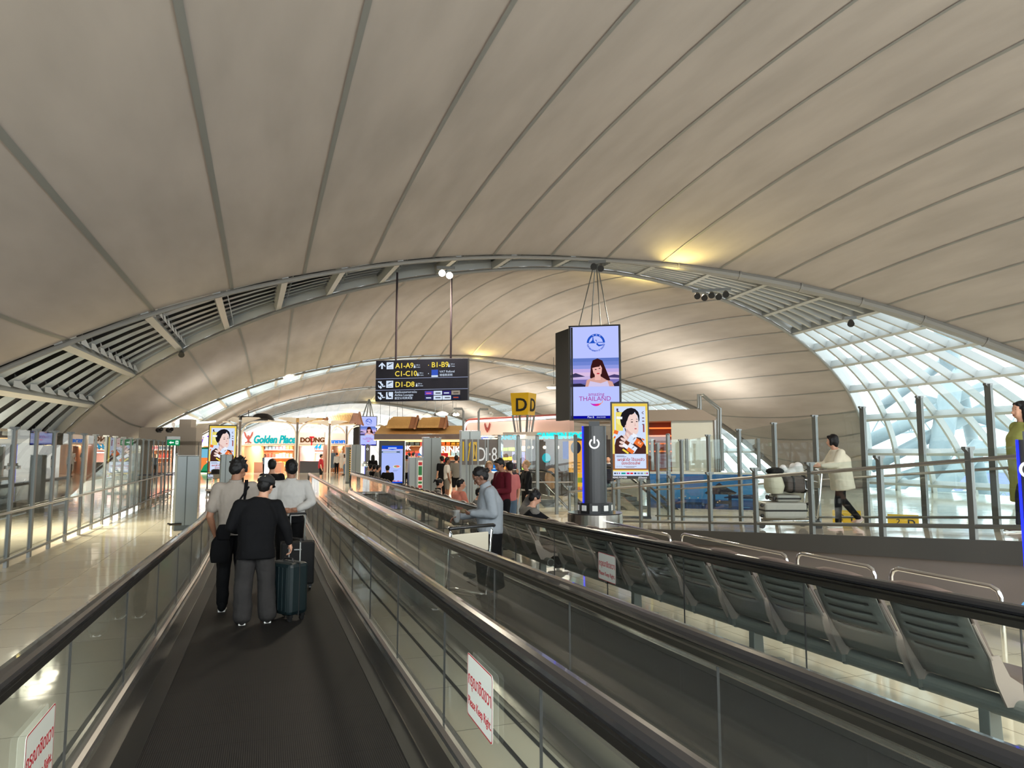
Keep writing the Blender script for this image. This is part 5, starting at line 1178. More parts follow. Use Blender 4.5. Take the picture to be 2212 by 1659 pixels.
for nm, px0, px1, py0, py1, D, m_, lab in (('terminal', 2020, 2560, 995, 1100, 80, OB, 'pale neighbouring terminal building outside the window'), ('terminal', 1830, 2000, 1040, 1120, 118, OB, 'lower pale building outside, left of the purple banner')):
    a, b = atD(px0, py1, D), atD(px1, py1, D); c = (a+b)/2; w = (a-b).length; z1 = atD(px0, py0, D).z
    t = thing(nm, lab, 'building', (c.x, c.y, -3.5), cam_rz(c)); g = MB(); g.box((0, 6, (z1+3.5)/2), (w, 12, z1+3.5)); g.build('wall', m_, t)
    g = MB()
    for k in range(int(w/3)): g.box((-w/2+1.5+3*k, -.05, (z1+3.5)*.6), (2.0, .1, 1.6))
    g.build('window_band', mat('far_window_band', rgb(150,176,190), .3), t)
    if px0 > 2010:
        q = atD(2095, 1062, D-1)-Vector((c.x, c.y, -3.5)); ww = 90/F_PX*D*2.2
        Rz = Matrix.Rotation(-t.rotation_euler[2], 3, 'Z'); q = Rz @ q
        g = MB(); g.box((q.x+.5, -.35, q.z), (7.2, .2, 3.8)); g.build('purple_banner', mat('banner_purple', rgb(128,136,200), .5), t)
        text('ip.com', 1.9, paintw, t, (q.x-3.3, -.5, q.z-1.0), RX, depth=.03, bold=.02, name='banner_lettering')
# ---------------------------------------------------------------- people
SKIN = mat('skin_warm', rgb(196,148,122), .55); SKIN2 = mat('skin_tan', rgb(150,106,82), .55); SKIN3 = mat('skin_brown', rgb(112,76,58), .55)
HAIRB = mat('hair_black', (.008,.007,.007), .5, spec=.25); HAIRD = mat('hair_dark_blonde', rgb(150,118,80), .6)
EYEW = mat('eye_white', rgb(225,220,215), .3); LIP = mat('lips', rgb(150,80,76), .5)
tex = bpy.data.textures.new('folds', 'CLOUDS'); tex.noise_scale = .13; tex.noise_depth = 2
texh = bpy.data.textures.new('strands', 'CLOUDS'); texh.noise_scale = .035
def cloth(name, c, r=.85): return mat('cloth_'+name, rgb(*c), r, spec=.2, noise=(9,.12))
def etube(g, pts, rx, ry, side=(1,0,0), n=18, mi=0, pw=2.4):
    pts = [Vector(p) for p in pts]; side = Vector(side); rings = []
    for i, p in enumerate(pts):
        t = (pts[min(i+1, len(pts)-1)]-pts[max(i-1, 0)]).normalized(); f = t.cross(side).normalized(); s = f.cross(t).normalized()
        r = []
        for k in range(n):
            a = 2*PI*k/n; c, q = math.cos(a), math.sin(a); c = math.copysign(abs(c)**(2/pw), c); q = math.copysign(abs(q)**(2/pw), q)
            r.append(p+s*(c*rx[i])+f*(q*ry[i]))
        rings.append(r)
    g.loft(rings, mi=mi)
def hand(g, w, d, up, H, curl=.5, side=1, spread=1.0):
    # palm from the wrist w along d; up = back of the hand; side: +1 thumb towards d x up
    d = Vector(d).normalized(); up = Vector(up); up = (up-d*up.dot(d)).normalized(); x = d.cross(up)*side; s = H/1.7
    g.capsule(w-d*.01*s, w+d*.055*s, .021*s, .024*s, 10)
    for k in (-1, 1): g.capsule(w+x*.012*k*s, w+d*.075*s+x*.026*k*s, .013*s, .013*s, 8)
    for k, L in enumerate((.062, .074, .078, .068)):
        off = (k-1.5)*.0185*s*-1; p = w+d*.078*s+x*(-off); q = p; dd = d
        for j, f in enumerate((.45, .32, .23)):
            a = curl*(.5+.5*j); dd = (dd*math.cos(a)-up*math.sin(a)).normalized(); e = q+dd*(L*1.15*f*s); g.capsule(q, e, (.0088-.0007*j)*s, (.0083-.0009*j)*s, 7); q = e
            upn = (up-dd*up.dot(dd)); 
    p = w+d*.022*s+x*.024*s; dd = (d*.75+x*.6-up*.35*curl).normalized(); e = p+dd*.038*s; g.capsule(p, e, .0115*s, .0098*s, 8); e2 = e+(dd*.7-up*.4*curl+d*.3).normalized()*.03*s; g.capsule(e, e2, .0095*s, .008*s, 8)
POSE = dict(pelvis=(0,0,.525), chest=(0,0,.72), neck=(0,-.004,.83), head=(0,.012,.925),
    sh_l=(-.105,0,.80), el_l=(-.128,-.012,.63), wr_l=(-.132,.03,.49), sh_r=(.105,0,.80), el_r=(.128,-.012,.63), wr_r=(.132,.03,.49),
    hip_l=(-.05,0,.51), kn_l=(-.053,.012,.285), an_l=(-.055,-.012,.048), hip_r=(.05,0,.51), kn_r=(.053,.012,.285), an_r=(.055,-.012,.048))
SIT = dict(pelvis=(0,-.02,.29), chest=(0,-.045,.47), neck=(0,-.03,.58), head=(0,.0,.675), sh_l=(-.105,-.04,.55), el_l=(-.13,.0,.39), wr_l=(-.09,.13,.36), sh_r=(.105,-.04,.55), el_r=(.13,.0,.39), wr_r=(.09,.13,.36),
    hip_l=(-.05,0,.285), kn_l=(-.06,.25,.29), an_l=(-.06,.25,.05), hip_r=(.05,0,.285), kn_r=(.06,.25,.29), an_r=(.06,.25,.05))
def person(label, loc, rz, H=1.7, pose=None, base=POSE, skin=SKIN, top=None, bottom=None, hair=HAIRB, hairstyle='short', yaw=0, pitch=0, roll=0, res=1, b=1.0,
           sleeve='short', legs='trousers', shoes=blackm, sole=None, hem=.50, topfit=1.0, legfit=1.0, curl=(.5,.5), palm=None, face=True, collar=None, belly=0, name='person', pose_note=None):
    J = {k: Vector(v)*H for k, v in dict(base, **(pose or {})).items()}
    t = thing(name, label, 'person' if name == 'person' else name, loc, rz)
    vx = {3: .0068, 2: .012, 1: .022}[res]
    side = (J['sh_r']-J['sh_l']).normalized(); hs = (J['hip_r']-J['hip_l']).normalized(); h = H
    Rh = Matrix.Rotation(yaw, 3, 'Z') @ Matrix.Rotation(pitch, 3, 'X') @ Matrix.Rotation(roll, 3, 'Y'); hc = J['head']
    fwd = Rh @ Vector((0, 1, 0)); rgt = Rh @ Vector((1, 0, 0)); upv = Rh @ Vector((0, 0, 1))
    def hp(x, y, z): return hc+rgt*(x*h)+fwd*(y*h)+upv*(z*h)
    # ---- body: torso, neck, head, limbs and hands as one surface
    g = MB()
    sp = [J['pelvis']-Vector((0,0,.035))*h, J['pelvis']+Vector((0,0,.02))*h, (J['pelvis']+J['chest'])/2, J['chest'], J['chest'].lerp(J['neck'], .62), J['chest'].lerp(J['neck'], .93), J['neck']+(hc-J['neck'])*.1]
    etube(g, sp, [q*h*b for q in (.078,.086,.072,.088,.092,.055,.034)], [q*h*b for q in (.055,.062,.055+belly,.062,.052,.040,.034)], side)
    g.capsule(J['neck']-Vector((0,0,.02))*h, hc-upv*.02*h, .034*h, .031*h, 12)
    g.sphere(hc+upv*.008*h, 1, 16, 12, sx=.044*h, sy=.056*h, sz=.060*h, R=Rh)
    g.sphere(hp(0,.016,-.030), 1, 14, 10, sx=.033*h, sy=.036*h, sz=.040*h, R=Rh)
    g.capsule(hp(0,.048,.004), hp(0,.062,-.020), .006*h, .0095*h, 8); g.capsule(hp(-.018,.040,-.038), hp(.018,.040,-.038), .012*h, .012*h, 8)
    for s in (-1, 1):
        g.sphere(hp(s*.045,-.004,-.008), 1, 8, 6, sx=.006*h, sy=.012*h, sz=.018*h, R=Rh); g.capsule(hp(s*.012,.046,.018), hp(s*.030,.040,.018), .008*h, .007*h, 8); g.sphere(hp(s*.024,.036,-.018), .014*h, 8, 6)
    for s, q in ((-1, 'l'), (1, 'r')):
        S_, E_, W_ = J['sh_'+q], J['el_'+q], J['wr_'+q]
        g.capsule(J['chest'].lerp(J['neck'], .55)+side*s*.045*h, S_, .036*h*b, .030*h*b, 10); g.capsule(S_, E_, .029*h*b, .0225*h*b, 12); g.capsule(E_, E_.lerp(W_, .3), .0225*h*b, .0235*h*b, 10); g.capsule(E_.lerp(W_, .3), W_, .0235*h*b, .0145*h, 10)
        d = (W_-E_).normalized(); pu = Vector((s, 0, 0)) if palm is None or palm.get(q) is None else Vector(palm[q]['up']); dd = d if palm is None or palm.get(q) is None else Vector(palm[q].get('d', d))
        if abs(dd.normalized().dot(pu.normalized())) > .93: pu = Vector((0, -1, 0)) if abs(dd.normalized().y) < .9 else Vector((0, 0, 1))
        hand(g, W_, dd, pu, H, curl[0 if q == 'l' else 1], side=-s if True else s)
        hp_, K_, A_ = J['hip_'+q], J['kn_'+q], J['an_'+q]
        g.capsule(hp_, K_, .052*h*b, .034*h*b, 12); g.capsule(K_, K_.lerp(A_, .3), .033*h*b, .034*h*b, 10); g.capsule(K_.lerp(A_, .3), A_, .034*h*b, .020*h, 10)
        fd = Vector((0, 1, 0)); g.capsule(A_-Vector((0,.006,.020))*h, A_+(fd*.075-Vector((0,0,.032)))*h, .017*h, .011*h, 10)
    bd = g.build('body', skin, t, remesh=vx, sm=5 if res < 3 else 4)
    # ---- head details
    if face:
        g = MB()
        for s in (-1, 1): g.sphere(hp(s*.0185,.0435,.006), 1, 8, 6, sx=.0085*h, sy=.005*h, sz=.0045*h, R=Rh)
        g.build('eyes', EYEW if res == 3 else HAIRB, t)
        if res == 3:
            g = MB()
            for s in (-1, 1): g.sphere(hp(s*.0185,.0480,.006), .0038*h, 8, 6)
            g.build('pupils', HAIRB, t)
        g = MB()
        for s in (-1, 1): g.capsule(hp(s*.010,.0495,.020), hp(s*.030,.0435,.021), .0022*h, .0018*h, 6)
        g.build('eyebrows', hair, t)
        g = MB(); g.capsule(hp(-.011,.0535,-.036), hp(.011,.0535,-.036), .0035*h, .0035*h, 8); g.build('mouth', LIP, t)
    if hairstyle:
        g = MB(); vh = min(.016, vx*1.25)
        g.sphere(hp(0,-.010,.020), 1, 18, 12, sx=.050*h, sy=.056*h, sz=.058*h, R=Rh); g.sphere(hp(0,-.022,-.002), 1, 16, 10, sx=.046*h, sy=.042*h, sz=.050*h, R=Rh)
        if hairstyle == 'tousled':
            for k in range(26): a = random.uniform(0, 2*PI); e = random.uniform(.1, 1.4); d = rgt*math.cos(a)*math.cos(e)+fwd*math.sin(a)*math.cos(e)*.9+upv*math.sin(e); p = hp(0,-.008,.022)+d*.050*h; g.capsule(p, p+(d+Vector((random.uniform(-.6,.6),random.uniform(-.6,.6),.2)))*.016*h, .011*h, .005*h, 6)
            g.capsule(hp(.02,.035,.045), hp(.045,.03,.0), .014*h, .010*h, 8); g.capsule(hp(-.02,.035,.05), hp(-.045,.02,.01), .012*h, .008*h, 8)
        elif hairstyle == 'short':
            g.capsule(hp(-.025,.030,.052), hp(.025,.030,.052), .014*h, .014*h, 8)
        elif hairstyle == 'bob':
            for s in (-1, 1): g.capsule(hp(s*.036,-.004,.02), hp(s*.040,-.0,-.035), .022*h, .018*h, 8)
            g.capsule(hp(0,-.034,.0), hp(0,-.036,-.04), .036*h, .028*h, 10); g.capsule(hp(-.028,.034,.045), hp(.028,.034,.045), .016*h, .016*h, 8)
        elif hairstyle == 'long':
            for s in (-1, 1): g.capsule(hp(s*.038,-.006,.02), hp(s*.046,-.01,-.12), .022*h, .018*h, 8)
            g.capsule(hp(0,-.036,.0), hp(0,-.05,-.16), .042*h, .030*h, 10); g.capsule(hp(-.028,.030,.05), hp(.028,.030,.05), .013*h, .013*h, 8)
        elif hairstyle == 'pony':
            g.capsule(hp(0,-.050,.035), hp(0,-.085,.030), .014*h, .018*h, 8); g.capsule(hp(0,-.085,.030), hp(0,-.105,-.02), .018*h, .007*h, 8)
        elif hairstyle == 'bun':
            g.sphere(hp(0,-.062,.010), .022*h, 10, 8); g.sphere(hp(0,-.075,.016), .014*h, 8, 6)
            for k in range(10): p = hp(random.uniform(-.02,.02),-.066,.01); g.capsule(p, p-fwd*.02*h+upv*random.uniform(-.02,.03)*h, .006*h, .002*h, 5)
        o = g.build('hair', hair, t, remesh=vh, sm=2)
        if res >= 2: dm = o.modifiers.new('d', 'DISPLACE'); dm.texture = texh; dm.strength = .018; dm.mid_level = .5
    # ---- clothes
    if top:
        g = MB(); f = topfit; hz = J['pelvis']+(J['chest']-J['pelvis'])*((hem-.525)/.195)
        sp = [hz, hz.lerp(J['chest'], .4), J['chest'], J['chest'].lerp(J['neck'], .60), J['chest'].lerp(J['neck'], .90), J['neck']+Vector((0,0,.004))*h]
        etube(g, sp, [q*h*b for q in (.094*f,.088*f,.097*f,.100,.064,.040)], [q*h*b for q in (.072*f,.068*f+belly,.074*f,.062,.050,.040)], side)
        for s, q in ((-1, 'l'), (1, 'r')):
            S_, E_, W_ = J['sh_'+q], J['el_'+q], J['wr_'+q]; rr = .036*h*b*(.6+.4*f)
            g.capsule(J['chest'].lerp(J['neck'], .55)+side*s*.045*h, S_, .043*h*b, .038*h*b, 12)
            if sleeve == 'short': g.capsule(S_, S_.lerp(E_, .72), rr*1.04, rr*1.02, 12)
            elif sleeve == 'long': g.capsule(S_, E_, rr*1.04, rr*.88, 12); g.capsule(E_, E_.lerp(W_, .5), rr*.88, rr*.80, 12); g.capsule(E_.lerp(W_, .5), E_.lerp(W_, .93), rr*.80, rr*.60, 12)
        o = g.build('shirt', top, t, remesh=max(vx*1.1, .011), sm=5)
        if res >= 2: dm = o.modifiers.new('d', 'DISPLACE'); dm.texture = tex; dm.strength = .024 if res == 3 else .022; dm.mid_level = .45
        if collar: g = MB(); etube(g, [J['neck']-Vector((0,0,.016))*h, J['neck']+Vector((0,-.004,.020))*h], [.046*h,.040*h], [.046*h,.042*h], side); g.build('collar', collar, t, bevel=.003)
    if bottom:
        g = MB(); lf = legfit
        P_ = J['pelvis']
        if legs == 'skirt':
            etube(g, [P_+Vector((0,0,.05))*h, P_, (J['kn_l']+J['kn_r'])/2, (J['an_l']+J['an_r'])/2+Vector((0,0,.03))*h], [.080*h*b,.096*h*b,.100*h*b,.108*h*b], [.064*h*b,.082*h*b,.082*h*b,.088*h*b], hs)
        else:
            etube(g, [P_+Vector((0,0,.045))*h, P_-Vector((0,0,.03))*h], [.082*h*b,.092*h*b], [.064*h*b,.070*h*b], hs)
            for q in 'lr':
                hp_, K_, A_ = J['hip_'+q], J['kn_'+q], J['an_'+q]; end = {'trousers': 1.0, 'shorts': 0, 'capri': .6}[legs]
                g.capsule(hp_, K_ if end else hp_.lerp(K_, .85), .058*h*b, .043*h*b*lf, 12)
                if end: e = K_.lerp(A_, end*.97); g.capsule(K_, e, .042*h*b*lf, .033*h*b*lf*(1.25 if lf > 1.15 else 1), 12)
        o = g.build({'skirt': 'skirt', 'shorts': 'shorts'}.get(legs, 'trousers'), bottom, t, remesh=max(vx*1.1, .011), sm=5)
        if res >= 2: dm = o.modifiers.new('d', 'DISPLACE'); dm.texture = tex; dm.strength = .024 if res == 3 else .012; dm.mid_level = .30
    if shoes:
        for q in 'lr':
            A_ = J['an_'+q]; kk = J['kn_'+q]; g = MB(); z0 = A_.z-.048*h
            dv = Vector((0, 1, 0)); lift = max(0, z0); 
            base_ = A_-Vector((0,0,.048))*h
            if lift > .03: dv = Vector((0, .75, -.65))
            etube(g, [base_+dv*(-.040*h)+Vector((0,0,.030))*h, base_+dv*(-.01*h)+Vector((0,0,.034))*h, base_+dv*(.05*h)+Vector((0,0,.022))*h, base_+dv*(.095*h)+Vector((0,0,.015))*h, base_+dv*(.115*h)+Vector((0,0,.012))*h], [.020*h,.027*h,.028*h,.026*h,.012*h], [.028*h,.034*h,.022*h,.014*h,.008*h], (1,0,0), pw=2.2)
            sh_ = g.build('shoe', shoes, t, smooth=True)
            if sole: g = MB(); etube(g, [base_+dv*(-.036*h)+Vector((0,0,.006))*h, base_+dv*(.05*h)+Vector((0,0,.006))*h, base_+dv*(.118*h)+Vector((0,0,.006))*h], [.022*h,.029*h,.018*h], [.006*h]*3, (1,0,0), pw=4); g.build('sole', sole, sh_)
    return t, J, hp
def pxX(px, D): return (px-575)*.9431*D/F_PX      # sideways position for a pixel column at distance D
def spot(px, D, z=None):
    X = atD(px, 972, D); return (X.x, X.y, FZ(X.y) if z is None else z)
BKC = cloth('black', (10,10,13)); WHC = cloth('white', (192,189,185)); TEE = cloth('pale_tee', (150,141,132)); GRT = cloth('dark_grey', (52,50,50)); MAR = cloth('maroon', (92,22,34)); PEA = cloth('peach', (224,140,120)); GRJ = cloth('blue_grey_jumper', (136,142,148)); CRM = cloth('cream', (214,206,186)); YGR = cloth('yellow_green', (148,150,84)); NVY = cloth('navy', (34,38,56)); REDC = cloth('red', (150,34,40)); JEAN = cloth('denim', (84,104,124)); GRY = cloth('mid_grey', (110,106,100)); PINK = cloth('pink', (190,110,110))
away = 0.0; LEFTF = PI/2-YAW; RIGHTF = -PI/2-YAW
# -- the group on the walkway
t, J, hp = person('man in a pale tee shirt looking down at the left, seen from behind', (-.34, 9.2, FZ(9.2)), 0, 1.83, dict(el_l=(-.150,-.02,.615), wr_l=(-.118,.055,.485), el_r=(.135,.03,.63), wr_r=(.09,.12,.60), head=(.012,.022,.918)), top=TEE, bottom=BKC, hairstyle='tousled', yaw=-.75, pitch=-.42, res=3, shoes=BKC, sole=white, hem=.49, topfit=1.08, skin=SKIN2, collar=TEE)
P1 = t
tb = thing('shoulder_bag', 'black shoulder bag hanging at the left hip of the man in the pale tee', 'bag', (-.475, 9.0, FZ(9.2)+.60), .1)
g = MB(); etube(g, [(0,0,0), (0,0,.10), (0,0,.24), (0,0,.30)], [.10,.115,.10,.06], [.06,.075,.06,.04], (1,0,0)); g.build('bag_body', BKC, tb, remesh=.012); g = MB(); etube(g, [(.03,-.03,.26),(.03,-.03,.34),(.03,-.03,.44)], [.07,.08,.06], [.045,.05,.04], (1,0,0)); g.build('pouch', BKC, tb, remesh=.012)
g = MB(); g.tube([(.02,.02,.28), (.10,-.02,.52), (.19,-.06,.72), (.29,-.07,.88)], .012, 6); g.build('strap', BKC, tb)
g = MB(); g.tube([(.115,.10,1.36), (.125,.06,1.50), (.125,.0,1.545), (.125,-.07,1.51), (.115,-.125,1.38), (.10,-.135,1.24)], .020, 6, prof=[(-1,-.25),(1,-.25),(1,.25),(-1,.25)]); g.build('backpack_strap', BKC, P1)
t, J, hp = person('person in a black cap, loose black shirt and grey trousers, seen from behind', (-.07, 8.35, FZ(8.35)), .05, 1.64, dict(chest=(.0,.01,.71), neck=(.030,.02,.825), head=(.050,.035,.912), sh_l=(-.115,0,.785), el_l=(-.165,.0,.64), wr_l=(-.12,.11,.60), sh_r=(.125,.01,.775), el_r=(.185,-.01,.63), wr_r=(.215,.0,.515), an_l=(-.075,-.012,.048), kn_l=(-.07,.012,.285), an_r=(.085,-.012,.048), kn_r=(.07,.012,.285)), top=BKC, bottom=GRT, hairstyle='short', yaw=-.55, pitch=-.25, roll=.12, res=3, b=1.06, sleeve='long', shoes=GRT, sole=white, hem=.42, topfit=1.26, legfit=1.3, curl=(.5,1.0))
CAPM = mat('cap_black_cotton', (.010,.010,.011), .8)
g = MB(); Rh = Matrix.Rotation(-.55, 3, 'Z') @ Matrix.Rotation(-.25, 3, 'X') @ Matrix.Rotation(.12, 3, 'Y'); hc = J['head']; 
rings = []
for k in range(8):
    e = PI/2*k/7.3-.12; rings.append([hc+Rh @ Vector((.058*1.64*math.cos(e)*math.cos(a), (.066*math.cos(e)*math.sin(a)-.006)*1.64, (.022+.056*math.sin(e))*1.64)) for a in [2*PI*q/20 for q in range(20)]])
g.loft(rings); capo = g.build('cap', CAPM, t, smooth=True)
g = MB(); g.prism([(-.055,0), (-.05,.06), (0,.10), (.05,.06), (.055,0)], hc+Rh @ Vector((0,.075,.028)), Rh @ Vector((1,0,0)), Rh @ Vector((0,.95,-.3)), .006); g.build('cap_brim', CAPM, capo)
Rt = Rh @ Matrix.Rotation(PI/2, 3, 'X'); text('and', .055, mat('thread_cream', rgb(200,190,160), .7), capo, hc+Rh @ Vector((-.065,-.098,.055)), Rt, depth=.003, shear=.3, bold=.001, name='embroidery')
t, J, hp = person('man in a white shirt with hands clasped behind his back holding a suitcase', (.36, 10.85, FZ(10.85)), 0, 1.82, dict(el_l=(-.165,-.06,.655), wr_l=(-.060,-.105,.605), el_r=(.165,-.06,.655), wr_r=(.060,-.105,.605), sh_l=(-.118,0,.79), sh_r=(.118,0,.79), an_l=(-.045,-.01,.048), an_r=(.05,.03,.048)), top=WHC, bottom=BKC, hairstyle='short', yaw=.15, pitch=-.1, res=3, b=1.12, sleeve='long', hem=.55, topfit=1.12, curl=(1.0,1.0), palm=dict(l=dict(up=(0,-1,0), d=(1,-.1,-.2)), r=dict(up=(0,-1,0), d=(-1,-.1,-.2))), collar=WHC, skin=SKIN2)
g = MB(); etube(g, [J['pelvis']+Vector((0,0,.035))*1.82, J['pelvis']+Vector((0,0,.055))*1.82], [.099*1.82]*2, [.078*1.82]*2); g.build('belt', black, t)
person('dark haired person in black, half hidden ahead of the white shirt man', (spot(589, 14.6)[0], 15.2, 0), .1, 1.78, dict(), top=BKC, bottom=BKC, hairstyle='short', yaw=-.2, res=1, topfit=1.1)
def suitcase(label, loc, rz, w, d, h, hh, m, ribs=True, soft=False, group=None):
    t = thing('suitcase', label, 'suitcase', loc, rz); g = MB(); z0 = .07
    g.box((0, 0, z0+(h-z0)/2), (w, d, h-z0)); sh = g.build('shell', m, t, bevel=.045 if not soft else .03)
    if ribs:
        g = MB()
        for k in range(-2, 3): g.box((w*.17*k, 0, z0+(h-z0)/2), (.018, d+.012, h-z0-.10))
        g.build('ribs', m, t, bevel=.004)
    g = MB(); g.box((0, 0, z0+(h-z0)/2), (w+.006, .014, h-z0+.006)); g.build('zip_seam', blackm, t, bevel=.004)
    g = MB()
    for s in (-1, 1): g.cyl((s*.10, d*.30, h-.02), (s*.10, d*.30, hh), .009, n=8)
    g.build('telescopic_rods', steel_sat, t)
    g = MB(); g.tube([(-.11, d*.30, hh-.01), (-.11, d*.30, hh+.02), (.11, d*.30, hh+.02), (.11, d*.30, hh-.01)], .016, 8); g.build('pull_handle', black, t)
    g = MB(); g.tube([(-.08, 0, h), (-.07, 0, h+.03), (.07, 0, h+.03), (.08, 0, h)], .012, 8); g.build('top_handle', black, t)
    for sx in (-1, 1):
        for sy in (-1, 1):
            wl_ = MB(); wl_.cyl((sx*(w/2-.05)-.012, sy*(d/2-.05), .028), (sx*(w/2-.05)+.012, sy*(d/2-.05), .028), .028, n=12); wl_.box((sx*(w/2-.05), sy*(d/2-.05), .062), (.05, .05, .03)); wl_.build('wheel', black, t)
    return t
suitcase('dark teal suitcase pulled by the person in the black cap', (.28, 8.42, FZ(8.4)), -.95, .40, .26, .64, .86, mat('teal_shell', rgb(12,28,32), .45), group=None)
t = suitcase('black suitcase pulled by the man in the white shirt', (.46, 10.45, FZ(10.45)), .0, .46, .26, .66, 1.02, mat('black_fabric_case', rgb(12,12,14), .75), ribs=False, soft=True)
g = MB(); g.box((0, -.135, .56), (.10, .006, .014)); g.build('name_plate', steel, t)
# -- woman in the grey jumper with her trolley
t, J, hp = person('woman in a pale grey jumper and black skirt looking down at her hands', (2.78, 8.75, FZ(8.75)), LEFTF+.12, 1.72, dict(chest=(0,.0,.715), neck=(0,.028,.825), head=(0,.075,.905), sh_l=(-.112,.012,.79), el_l=(-.135,-.01,.635), wr_l=(-.075,.145,.635), sh_r=(.112,.012,.79), el_r=(.13,.06,.63), wr_r=(.05,.225,.60)), top=GRJ, bottom=BKC, hairstyle='bun', yaw=.0, pitch=-.62, res=3, b=1.14, sleeve='long', legs='skirt', hem=.485, topfit=1.16, curl=(.9,.7), belly=.008, skin=SKIN3, palm=dict(l=dict(up=(-.3,-.1,-1), d=(.35,1,.1)), r=dict(up=(.5,0,.8), d=(0,1,-.2))))
g = MB(); etube(g, [J['neck']-Vector((0,.0,.020))*1.72, J['neck']+Vector((0,.010,.020))*1.72, J['neck']+Vector((0,.018,.034))*1.72], [.052*1.72,.043*1.72,.041*1.72], [.052*1.72,.043*1.72,.041*1.72]); g.build('roll_neck', GRJ, t, remesh=.010)
g = MB()
for s in (-1, 1):
    c = hp(s*.019,.062,.004); Rg = Matrix.Rotation(-.62, 3, 'X'); g.tube([c+Rg @ Vector((.028*math.cos(a), 0, .020*math.sin(a))) for a in [2*PI*k/16 for k in range(17)]], .0022, 5); g.tube([c+Rg @ Vector((s*.028, 0, .006)), hp(s*.047,.0,.006)], .002, 5)
g.build('glasses', chrome, t)
g = MB(); wl_ = J['wr_l']; el_ = J['el_l']; dd = (wl_-el_).normalized()
for k in range(3): q = wl_-dd*(.012+.014*k); u = dd.cross(Vector((0,0,1))).normalized(); v = u.cross(dd); g.tube([q+u*.030*math.cos(a)+v*.032*math.sin(a) for a in [2*PI*j/14 for j in range(15)]], .006, 6)
g.build('bead_bracelet', mat('beads_brown', rgb(70,44,30), .35), t)
M1 = t.matrix_basis
def wp(v): return M1 @ Vector(v)
q = wp(J['wr_l']+Vector((.02,.10,.03))); o = MB(); o.sphere((0,0,0), 1, 12, 8, sx=.05, sy=.045, sz=.03); o = o.build('snack', mat('snack_brown', rgb(96,80,56), .7), smooth=True); o.location = q; tag(o, 'small round brown snack in the hand of the grey jumper woman', 'food')
q = wp(J['wr_r']+Vector((-.02,.04,.03))); g = MB(); g.loft([[(.07*r_*math.cos(2*PI*k/14)*(1+.2*math.sin(3*k)), .05*r_*math.sin(2*PI*k/14)*(1+.2*math.cos(2*k)), z) for k in range(14)] for r_, z in ((.3,-.10),(.55,-.06),(.6,-.02),(.45,.03),(.75,.06))]); o = g.build('plastic_bag', glass('thin_plastic', (.86,.86,.88), 1.5, rough=.25, dirt=.35), smooth=True); o.location = q; tag(o, 'clear crumpled plastic bag held by the grey jumper woman', 'bag')
WHL = mat('trolley_wheel', (.02,.02,.02), .5); PANEL = mat('trolley_panel', rgb(196,188,168), .45)
def trolley(label, loc, rz, hz=1.02):
    # front towards +Y, handle at -Y
    t = thing('luggage_trolley', label, 'trolley', loc, rz, 'luggage trolleys'); w = .30
    for s in (-1, 1):
        g = MB(); g.tube([(s*w, -.30, .16), (s*w, -.36, .5), (s*w, -.42, hz-.06), (s*w, -.40, hz), (s*w, -.34, hz)], .016, 8); g.build('side_tube', chrome, t, smooth=True)
        g = MB(); g.tube([(s*w, -.32, .16), (s*w*.8, .30, .15), (s*w*.45, .62, .14)], .016, 8); g.build('base_tube', chrome, t, smooth=True)
        g = MB(); g.cyl((s*w-.02, -.30, .085), (s*w+.02, -.30, .085), .085, n=20); g.build('wheel', WHL, t)
    g = MB(); g.cyl((-.02, .52, .06), (.02, .52, .06), .06, n=16); g.build('wheel', WHL, t)
    g = MB(); g.tube([(-w-.03, -.42, hz-.01), (-w, -.44, hz), (w, -.44, hz), (w+.03, -.42, hz-.01)], .022, 10); g.build('handle_bar', rubber, t, smooth=True)
    g = MB(); g.box((0, -.385, hz-.19), (.54, .02, .22)); g.build('advert_panel', PANEL, t, bevel=.01)
    g = MB(); g.tube([(-.26,-.36,.80), (-.24,-.16,.84), (.24,-.16,.84), (.26,-.36,.80)], .008, 6)
    for k in range(6): g.tube([(-.22+.088*k,-.36,.66), (-.22+.088*k,-.17,.68), (-.22+.088*k,-.16,.84)], .005, 5)
    g.build('wire_basket', chrome, t)
    g = MB(); 
    for k in range(4): g.tube([(-.24+.16*k,-.32,.17), (-.10+.066*k,.6,.15)], .008, 6)
    g.box((0, .6, .17), (.34, .02, .10)); g.build('platform', chrome, t)
    g = MB(); g.tube([(-.05,-.36,.45), (.12,-.30,.40), (.05,-.28,.36), (.16,-.3,.30)], .03, 8); g.build('brake_lever', black, t)
    return t
trolley('empty luggage trolley in front of the woman in the grey jumper', (2.16, 8.35, FZ(8.35)), .35, 1.0)
# -- trolley pusher on the ramp
RP = atD(1822, 1147, 12.1); RPz = RZ(RP.y)
t, J, hp = person('woman in a loose cream shirt pushing a loaded trolley up the ramp', (RP.x, RP.y, RPz+.004), LEFTF-.05, 1.60, dict(chest=(0,.025,.72), neck=(0,.05,.83), head=(0,.075,.92), sh_l=(-.105,.03,.79), el_l=(-.12,.10,.66), wr_l=(-.10,.24,.655), sh_r=(.105,.03,.79), el_r=(.12,.12,.66), wr_r=(.10,.25,.655), kn_l=(-.05,.06,.285), an_l=(-.05,.07,.048), kn_r=(.05,-.02,.29), an_r=(.05,-.19,.085)), top=CRM, bottom=BKC, hairstyle='bob', yaw=-.75, res=2, sleeve='long', hem=.40, topfit=1.5, shoes=mat('shoe_pale_pink', rgb(206,180,172), .6), sole=white, b=1.04, legfit=.9)
g = MB(); g.tube([J['sh_l']+Vector((.05,0,.03)), J['chest']+Vector((0,-.16,.0)), J['chest']+Vector((.15,-.12,-.14))], .010, 6); g.build('bag_strap', NVY, t)
